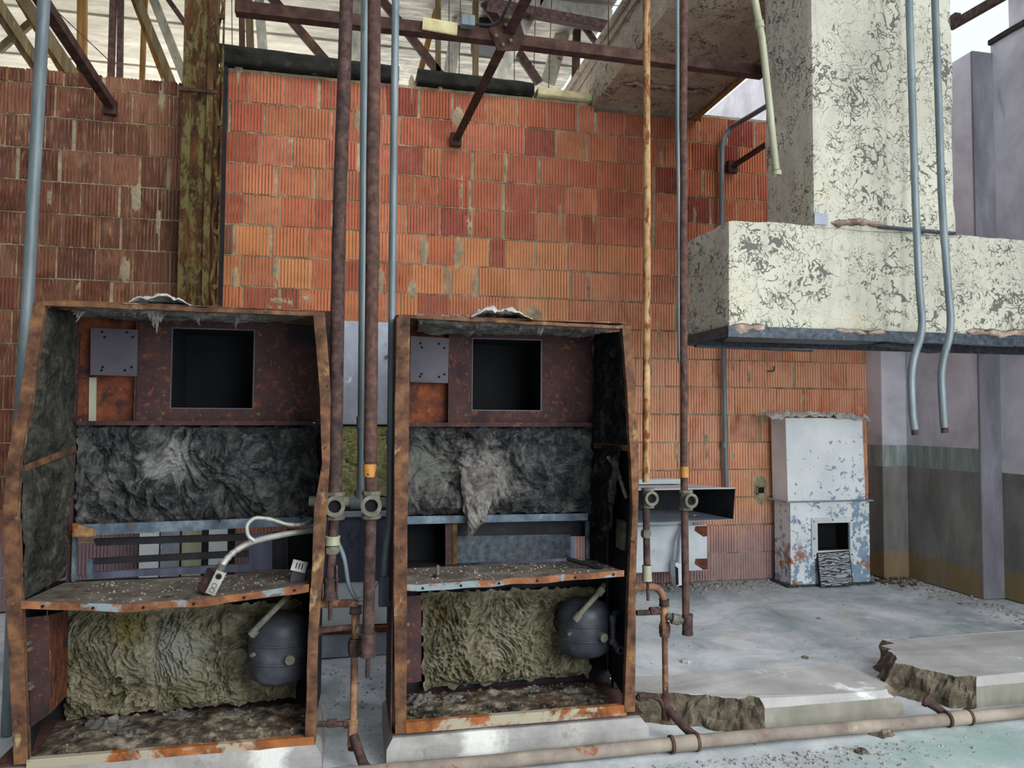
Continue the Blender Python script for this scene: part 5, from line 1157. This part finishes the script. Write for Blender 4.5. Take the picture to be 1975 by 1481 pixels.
q = WY(680,1445,YF1); feed(t, [q, V(q.x, YF1, .13), V(q.x+.05, fpy+.06, zf), V(q.x+.09, fpy, zf)], .022, M['rust_dark'], 'elbow', .04)
feed(t, [WY(612,1216,YF1), WY(682,1209,YF1)], .014, M['rust_dark'], 'branch'); b = MB(); b.cyl(WY(617,1216,YF1), (1, 0, 0), .025, .012, 16); build(b, 'branch_flange', M['rust_dark'], t)
feed(t, [WY(612,1396,YF1), WY(676,1396,YF1)], .013, M['rust_dark'], 'branch'); collar(t, WY(640,1395,YF1), .015, .028, M['rust_dark'], 'branch_union', (1, 0, 0), True); b = MB(); b.cyl(WY(668,1396,YF1), (1, 0, 0), .019, .025, 14); build(b, 'branch_socket', M['rust_dark'], t)
b = MB(); b.cyl(WY(699,1215,YF1-.04), (1, -.3, 0), .026, .045, 10); build(b, 'side_fitting', M['fitting'], t)
t = thing('feed_pipe', WY(1284,1400,YF1), 'rusted feed pipe with a top elbow standing right of the right cabinet', 'pipe', 'rusted feed pipes beside the cabinets')
feed(t, [WY(1215,1132,YF1), WY(1268,1132,YF1), WY(1280,1150,YF1), WY(1281,1215,YF1)], .018, M['rust_feed'], fil=.08)
collar(t, WY(1281,1162,YF1), .020, .03, M['rust_dark'], 'elbow_collar'); collar(t, WY(1282,1214,YF1), .020, .045, M['rust_feed'], 'union', hexa=True)
feed(t, [WY(1282,1220,YF1), WY(1284,1385,YF1)], .015, M['rust_feed']); collar(t, WY(1284,1362,YF1), .017, .09, M['rust_dark'], 'sleeve')
q = WY(1284,1388,YF1); feed(t, [q, V(q.x, YF1, .14), V(q.x+.06, fpy+.08, zf+.03), V(q.x+.11, fpy, zf)], .021, M['rust_dark'], 'elbow', .05)
feed(t, [WY(1228,1182,YF1), WY(1280,1180,YF1)], .014, M['rust_dark'], 'branch'); collar(t, WY(1262,1178,YF1), .016, .03, M['rust_dark'], 'branch_union', (1, 0, 0), True)
feed(t, [WY(1228,1346,YF1), WY(1258,1340,YF1), WY(1276,1352,YF1), WY(1282,1368,YF1)], .014, M['rust_dark'], 'branch', .03); collar(t, WY(1240,1344,YF1), .016, .03, M['rust_dark'], 'branch_union', (1, 0, 0), True)
# flex conduit looping between
b = thing('looped_conduit', WY(690,1150,3.6), 'grey ribbed conduit looping from the left rusted pipe to the conduit box', 'conduit')
corrug([WY(650,1042,3.5), WY(664,1075,3.52), WY(672,1130,3.55), WY(690,1160,3.58), WY(712,1148,3.62), WY(727,1120,3.63)], .0105, 'hose', b, M['galv'], .008)
t = thing('floor_pipe', (1.9, fpy, zf), 'long dusty grey brown pipe running along the floor before the slabs', 'pipe')
xs_ = [-.2+i*.2 for i in range(24)]
b = MB(); b.tube([V(x, fpy+.004*noise.noise(V(x, 1, 1)), zf+.006*noise.noise(V(x*.8, 4, 1))) for x in xs_], .031, 20); build(b, 'tube', M['pipe_floor'], t)
for pxx, pyy in ((1320,1434),(1838,1380)):
    q = WZ(pxx, pyy, zf); x = q.x
    b = MB(); b.cyl((x, fpy, zf), (1, 0, 0), .037, .13, 20); cpl = build(b, 'tee_sleeve', M['pipe_floor'], t)
    for s in (-1, 1):
        c_ = MB(); c_.cyl((x+s*.065, fpy, zf), (1, 0, 0), .042, .014, 20); build(c_, 'bead', M['rust_red'], cpl)
x = WZ(1812,1366,.09).x+.06; b = MB(); b.tube(fillet([V(x, fpy, zf), V(x-.03, fpy+.06, zf+.04), V(x-.07, fpy+.09, zf+.06)], .04), .022, 14); b.cyl((x-.07, fpy+.09, zf+.06), (-.6, .5, .3), .028, .02, 14); build(b, 'stub', M['rust_dark'], t)


# ------------------------------------------------------------------ broken slabs
def slab(outline, h, label, chips, name='equipment_slab'):
    """outline: (x, y, chipped) going round; bevelled top edge, rough broken corners"""
    pts = []
    n = len(outline)
    for i in range(n):
        x0, y0, c0_ = outline[i]; x1, y1, c1_ = outline[(i+1) % n]; L = sqrt((x1-x0)**2+(y1-y0)**2); m_ = max(1, int(L/(.02 if c0_ else .06)))
        for k in range(m_): pts.append((x0+(x1-x0)*k/m_, y0+(y1-y0)*k/m_, c0_))
    cx_ = sum(p[0] for p in pts)/len(pts); cy_ = sum(p[1] for p in pts)/len(pts)
    levels = [(-.03, 0), (0, 0), (h*.25, 0), (h*.5, .0), (h*.72, .0), (h*.86, .35), (h, 1)]
    b = MB(); secs = []
    for (z, ins) in levels:
        sec = []
        for (x, y, c) in pts:
            d = V(cx_-x, cy_-y, 0); d.normalize()
            off = ins*.035
            if c: off = .06*(z/h if z > 0 else 0)+.05*fbm(V(x*11, y*11, z*11), 4)
            else: off += .005*fbm(V(x*8, y*8, z*8), 3)
            sec.append(V(x+d.x*off, y+d.y*off, z+(.006*noise.noise(V(x*9, y*9, 3)) if z == h else 0)))
        secs.append(sec)
    t = thing(name, (cx_, cy_, 0), label, 'concrete slab', 'broken floor slabs')
    b.loft(secs, caps=False)
    nn = len(pts); top = secs[-1]; sides = MB()
    rough = MB(); smooth_ = MB(); edge_ = MB()
    for li in range(len(secs)-1):
        for j in range(nn):
            k = (j+1) % nn; q = [secs[li][j], secs[li][k], secs[li+1][k], secs[li+1][j]]
            (rough if pts[j][2] else (edge_ if li < 4 else smooth_)).add(q, [(0, 1, 2, 3)])
    smooth_.add(top, [tuple(range(nn))])
    build(smooth_, 'slab_top', M['slab_top'], t); build(edge_, 'slab_side', M['slab_side'], t); build(rough, 'broken_edge', M['broken'], t); return t
sx0 = WZ(1272,1322,.0).x; sx1 = WZ(1738,1376,0).x
h1 = .14
C1 = WZ(1412,1408,0)
slab([(C1.x+.18, 3.53, 0), (sx1-.02, 3.53, 1), (sx1, 3.60, 0), (sx1-.02, 3.98, 0), (1.42, 4.02, 1), (1.40, 3.80, 1), (C1.x-.10, 3.62, 1), (C1.x+.02, 3.53, 1)], h1, 'wide dusty concrete slab right of the right cabinet with crumbled front corner', None)
C2 = WZ(1845,1366,0)
slab([(C2.x+.12, 3.55, 0), (4.9, 3.55, 0), (4.9, 4.3, 0), (3.36, 4.3, 1), (3.26, 4.16, 1), (C2.x-.20, 3.86, 1), (C2.x-.02, 3.57, 1)], .16, 'broken concrete slab at the right edge with dark jagged left side', None)

# ------------------------------------------------------------------ furnace box at the far wall
t = thing('furnace_box', (4.6, 6.5, 0), 'tall white and blue peeling metal furnace box standing by the far wall corner', 'furnace')
YB1 = 6.40; YB2 = 6.68
def fx(px, py=965): return WY(px, py, YB1).x
def fz(py): return WY(1600, py, YB1).z
zl = fz(966)
b = MB(); b.hexa([(fx(1524), YB1, .012), (fx(1676), YB1, .012), (fx(1676), YB2, .012), (fx(1524), YB2, .012)], [(fx(1523), YB1, zl), (fx(1675), YB1, zl), (fx(1675), YB2, zl), (fx(1523), YB2, zl)])
body_low = None
# lower body with a square inspection opening
o0, o1, oz0_, oz1_ = fx(1574), fx(1636), fz(1061), fz(1008)
b = MB(); X0, X1 = fx(1524), fx(1676)
b.box(X0, o0, YB1, YB1+.01, .012, zl); b.box(o1, X1, YB1, YB1+.01, .012, zl); b.box(o0, o1, YB1, YB1+.01, .012, oz0_); b.box(o0, o1, YB1, YB1+.01, oz1_, zl)
b.box(X0, X0+.006, YB1+.01, YB2, .012, zl); b.box(X1-.006, X1, YB1+.01, YB2, .012, zl); b.box(X0, X1, YB2-.006, YB2, .012, zl)
build(b, 'lower_body', M['peel_blue'], t)
b = MB(); b.box(o0-.02, o0-.004, YB1+.012, YB1+.2, oz0_-.02, oz1_+.02); b.box(o1+.004, o1+.02, YB1+.012, YB1+.2, oz0_-.02, oz1_+.02); b.box(o0-.02, o1+.02, YB1+.2, YB1+.21, oz0_-.02, oz1_+.02); b.box(o0-.02, o1+.02, YB1+.012, YB1+.2, oz0_-.03, oz0_-.01); b.box(o0-.02, o1+.02, YB1+.012, YB1+.2, oz1_+.01, oz1_+.03); build(b, 'inner_throat', M['void'], t)
e = .055; b = MB()
f0, f1, g0, g1 = fx(1563), fx(1641), fz(1076), fz(998)
b.box(f0, o0, YB1-.022, YB1-.002, g0, g1); b.box(o1, f1, YB1-.022, YB1-.002, g0, g1); b.box(o0, o1, YB1-.022, YB1-.002, g0, oz0_); b.box(o0, o1, YB1-.022, YB1-.002, oz1_, g1)
wf = build(b, 'window_surround', M['white_paint'], t, bevel=.003)
for (x, z) in ((f0+.02, g0+.03),(f0+.02, (g0+g1)/2),(f0+.02, g1-.03),(f1-.012, g0+.03),(f1-.012, (g0+g1)/2),(f1-.012, g1-.03),((f0+f1)/2, g1-.02)):
    q = MB(); q.cyl((x, YB1-.024, z), (0, 1, 0), .008, .006, 10); build(q, 'rivet', M['fitting'], wf)
zt1 = fz(806)
b = MB(); b.hexa([(fx(1521), YB1+.01, zl), (fx(1671), YB1+.01, zl), (fx(1671), YB2, zl), (fx(1521), YB2, zl)], [(fx(1519), YB1+.02, zt1), (fx(1668), YB1+.02, zt1), (fx(1668), YB2+.0, zt1), (fx(1519), YB2, zt1)]); build(b, 'upper_body', M['peel_blue'], t, bevel=.006)
b = MB(); b.box(fx(1514), fx(1681), YB1-.03, YB2+.01, zl-.006, zl+.006); build(b, 'flange', M['galv_sheet'], t)
b = MB(); b.box(fx(1515), fx(1682), YB1-.03, YB2+.01, 0, .012); build(b, 'base_plate', M['galv_blue'], t)
xl_ = fx(1519)
b = MB(); 
def side(u, v):
    return V(xl_-.0035-.004*abs(noise.noise(V(u*9, v*9, 1))), YB1+.012+(YB2-YB1-.02)*u, .03+(zt1-.05)*v)
# crumpled wrap on top
mb = MB()
def tf(u, v):
    x = fx(1484)+(fx(1678)-fx(1484))*u; y = YB1-.05+(YB2-YB1+.08)*v; n_ = fbm(V(x*10, y*10, 2), 5); e = min(1, v*6)
    return V(x+.01*n_, y+.03*noise.noise(V(x*9, y, 5)), zt1+.012+.055*abs(n_)+.02*sin(u*4)- (1-e)*.03*(1+noise.noise(V(x*12, 3, 3))))
mb.grid(tf, 70, 30); build(mb, 'crumpled_sheet', M['foil'], None, label='crumpled grey white sheet lying on top of the furnace box', cat='sheet', solid=.006, group='crumpled sheets')
t = thing('plywood_board', WY(1612,1127,6.3), 'small weathered plywood board with dark wavy grain leaning on the furnace box', 'board')
cs = [WY(1583,1126,6.30), WY(1645,1120,6.30), WY(1638,1063,6.365), WY(1577,1068,6.365)]
cs[0].z = .004; cs[1].z = .012; cs[2].z = max(cs[2].z, .3)
b = MB(); b.loft([[p+V(0, .02, .004) for p in cs], cs]); build(b, 'board', M['ply'], t, bevel=.003)
b = MB()
for i_, j_ in ((0,1),(1,2),(2,3),(3,0)): b.bar(cs[i_]+V(0, .012, .002), cs[j_]+V(0, .012, .002), .008, .026)
build(b, 'edge_band', M['dark_steel'], t)

# ------------------------------------------------------------------ open duct hopper by the wall
t = thing('open_duct_hopper', (2.9, 6.3, .62), 'open white metal duct mouth lying against the wall right of the right cabinet', 'duct')
YH = 6.0
hx0, hx1 = WY(1120,950,YH).x, WY(1417,945,YH).x; hz1, hz0 = WY(1330,944,YH).z, WY(1330,1004,YH).z
bz0 = hz0+.05; YHb = 6.66
def sheet(mb, a, b_, c, d, th): 
    n_ = (b_-a).cross(d-a).normalized()*th; mb.loft([[a, b_, c, d], [a+n_, b_+n_, c+n_, d+n_]])
b = MB(); sheet(b, V(hx0, YH, hz1), V(hx1, YH, hz1), V(hx1-.14, YHb, hz1-.02), V(hx0, YHb, hz1-.02), .006); build(b, 'top_sheet', M['white_paint'], t)
b = MB(); sheet(b, V(hx0, YH-.05, hz0-.02), V(hx1-.02, YH, hz0), V(hx1-.14, YHb, hz0+.0), V(hx0, YHb, hz0), .006); build(b, 'bottom_sheet', M['galv_sheet'], t)
b = MB(); sheet(b, V(hx1, YH, hz1), V(hx1-.02, YH, hz0), V(hx1-.14, YHb, hz0), V(hx1-.14, YHb, hz1-.02), .006); sheet(b, V(hx0, YHb, hz0), V(hx1-.14, YHb, hz0), V(hx1-.14, YHb, hz1), V(hx0, YHb, hz1), .006); sheet(b, V(hx0, YH, hz0), V(hx0, YHb, hz0), V(hx0, YHb, hz1), V(hx0, YH, hz1), .006); build(b, 'inner_walls', M['dark_steel'], t)
b = MB(); b.box(hx0, hx1-.27, YHb-.14, YHb, hz1+.0, hz1+.045); build(b, 'top_flange', M['white_paint'], t, bevel=.003)
b = MB(); b.tube([V(hx0, YH, hz1+.005), V(hx1, YH, hz1+.005)], .006, 8); build(b, 'rolled_edge', M['white_paint'], t)
crumbs(t, hx1-.4, hx1-.28, YH+.15, YH+.25, hz0+.008, 6, 3, 'brick_bit', .05, 'tornfoam', None, None)
t = thing('white_wall_cabinet', (2.6, 6.5, .3), 'low white metal box with rusted corners below the open duct mouth', 'box')
q0 = WY(1160,1108,6.42); q1 = WY(1364,1012,6.42)
b = MB(); b.box(q0.x, q1.x, 6.42, 6.70, q0.z, q1.z); bd = build(b, 'body', M['white_paint'], t, bevel=.006)
for (ya, yb_) in ((q1.z-.11, q1.z-.01), (q0.z+.005, q0.z+.11)):
    mb = MB(); mb.add([V(q1.x-.13, 6.418, ya+.06), V(q1.x-.04, 6.418, ya), V(q1.x-.004, 6.418, ya+.005), V(q1.x-.004, 6.418, yb_), V(q1.x-.12, 6.418, yb_)], [(0, 1, 2, 3, 4)]); build(mb, 'rust_patch', M['rust_orange_sheet'], bd, solid=.001)
b = MB(); b.box(q0.x, q1.x-.14, 6.44, 6.70, q1.z, hz0-.01); build(b, 'neck', M['white_paint'], t, bevel=.004)
b = MB(); b.box(q0.x+.1, q0.x+.16, 6.5, 6.6, 0, q0.z); b2 = None; build(b, 'foot', M['dark_steel'], t); b = MB(); b.box(q1.x-.2, q1.x-.14, 6.5, 6.6, 0, q0.z); build(b, 'foot', M['dark_steel'], t)
t = thing('bent_chute', WY(1312,1128,6.3), 'narrow pale metal chute hanging in front of the low white box behind the brown pipe', 'chute')
b = MB(); b.tube([WY(1321,1010,6.36), WY(1313,1040,6.3), WY(1310,1085,6.28)], [.02, .03, .035], 14); build(b, 'chute_neck', M['galv_sheet'], t)
A = [WY(1303,1085,6.26), WY(1320,1085,6.26), WY(1320,1128,6.26), WY(1306,1130,6.26), WY(1302,1110,6.26)]
b = MB(); b.loft([[p+V(0, .10, 0) for p in A], A]); build(b, 'chute_mouth', M['white_paint'], t); b = MB(); A2 = [WY(1303,1092,6.25), WY(1308,1096,6.25), WY(1309,1128,6.25), WY(1304,1128,6.25)]; b.loft([[p+V(0, .008, 0) for p in A2], A2]); build(b, 'mouth_shadow', M['void'], t)

# ------------------------------------------------------------------ rubble and stones
def strew(label, n, seed, fx_, name='rubble_chips', mat='rubble', smax=.03, cat='rubble'):
    random.seed(seed); b = MB()
    for i in range(n):
        x, y = fx_(); s = smax*random.uniform(.15, 1)**2.2+.003; z = .012*fbm(V(x*.9, y*.9, 0), 4)-.008; a = random.uniform(0, 6.3); q = []
        for k in range(5): q.append(V(x+cos(a+k*1.25)*s*random.uniform(.5, 1), y+sin(a+k*1.25)*s*random.uniform(.5, 1), z))
        hh = s*random.uniform(.25, .8); tp_ = [p*1.0+V((x-p.x)*.5, (y-p.y)*.5, hh*random.uniform(.7, 1.2)) for p in q]
        b.add(q+tp_, [(0,1,6,5),(1,2,7,6),(2,3,8,7),(3,4,9,8),(4,0,5,9),(5,6,7,8,9)])
    return build(b, name, M[mat], label=label, cat=cat, kind='stuff')
strew('grey rubble chips strewn along the foot of the brick wall', 1500, 1, lambda: (random.uniform(1.6, 5.2), 6.70-abs(random.gauss(0, .16))))
strew('grey rubble chips along the foot of the right painted wall', 900, 2, lambda: (5.66-abs(random.gauss(0, .2)) if False else 5.46-abs(random.gauss(0, .18)), random.uniform(3.6, 6.5)))
strew('loose grit scattered over the open floor at right', 500, 3, lambda: (random.uniform(1.4, 5.3), random.uniform(4.2, 6.6)), smax=.012)
strew('grey crushed debris lying in front of the floor pipe', 900, 4, lambda: (random.gauss(2.0, .45), 3.27-abs(random.gauss(0, .13))), smax=.014)
strew('small debris lying between the floor pipe and the broken slab', 250, 5, lambda: (random.uniform(1.3, 3.3), random.uniform(3.38, 3.5)), smax=.016)
strew('flaked chips lying on the floor between the two cabinets', 300, 6, lambda: (random.uniform(-.2, .3), random.uniform(3.6, 5.0)), smax=.012)
def stone(px, py, s, label, mat='broken', seed=0):
    c = WZ(px, py, 0); b = MB()
    def fn(u, v):
        a = u*2*pi; e = v*pi/2; d = 1+.5*noise.noise(V(cos(a)*1.6+seed, sin(a)*1.6, v*2))
        return V(c.x+cos(a)*cos(e)*s*d, c.y+sin(a)*cos(e)*s*d, -.006+sin(e)*s*.6*d)
    b.grid(fn, 12, 5, smooth=False); return build(b, 'stone', M[mat], label=label, cat='stone', group='loose stones on the floor')
stone(1553,1267,.022,'small dark stone alone on the open floor above the wide slab', 'broken', 1)
stone(1700,1412,.055,'dark angular stone just in front of the floor pipe', 'broken', 2)
stone(1798,1152,.03,'grey stone near the foot of the right wall, left of two', 'rubble', 3)
stone(1852,1165,.025,'dark stone near the foot of the right wall, right of two', 'broken', 4)
stone(1830,1182,.028,'pale flat stone on the floor below the two by the right wall', 'rubble', 5)
stone(1580,1192,.02,'pale flake among the grit in the middle of the far floor', 'rubble', 6)
stone(1662,1448,.03,'brown stone at the bottom edge of the picture, right half', 'broken', 7)
stone(1322,1275,.035,'white flat flake near the feed pipe right of the right cabinet', 'foil', 8)
strew('heap of dark crumbled concrete at the foot of the corner pilaster', 400, 8, lambda: (random.uniform(5.2, 5.5)-abs(random.gauss(0, .1)), 6.52-abs(random.gauss(0, .12))), mat='debris_dark', smax=.04)
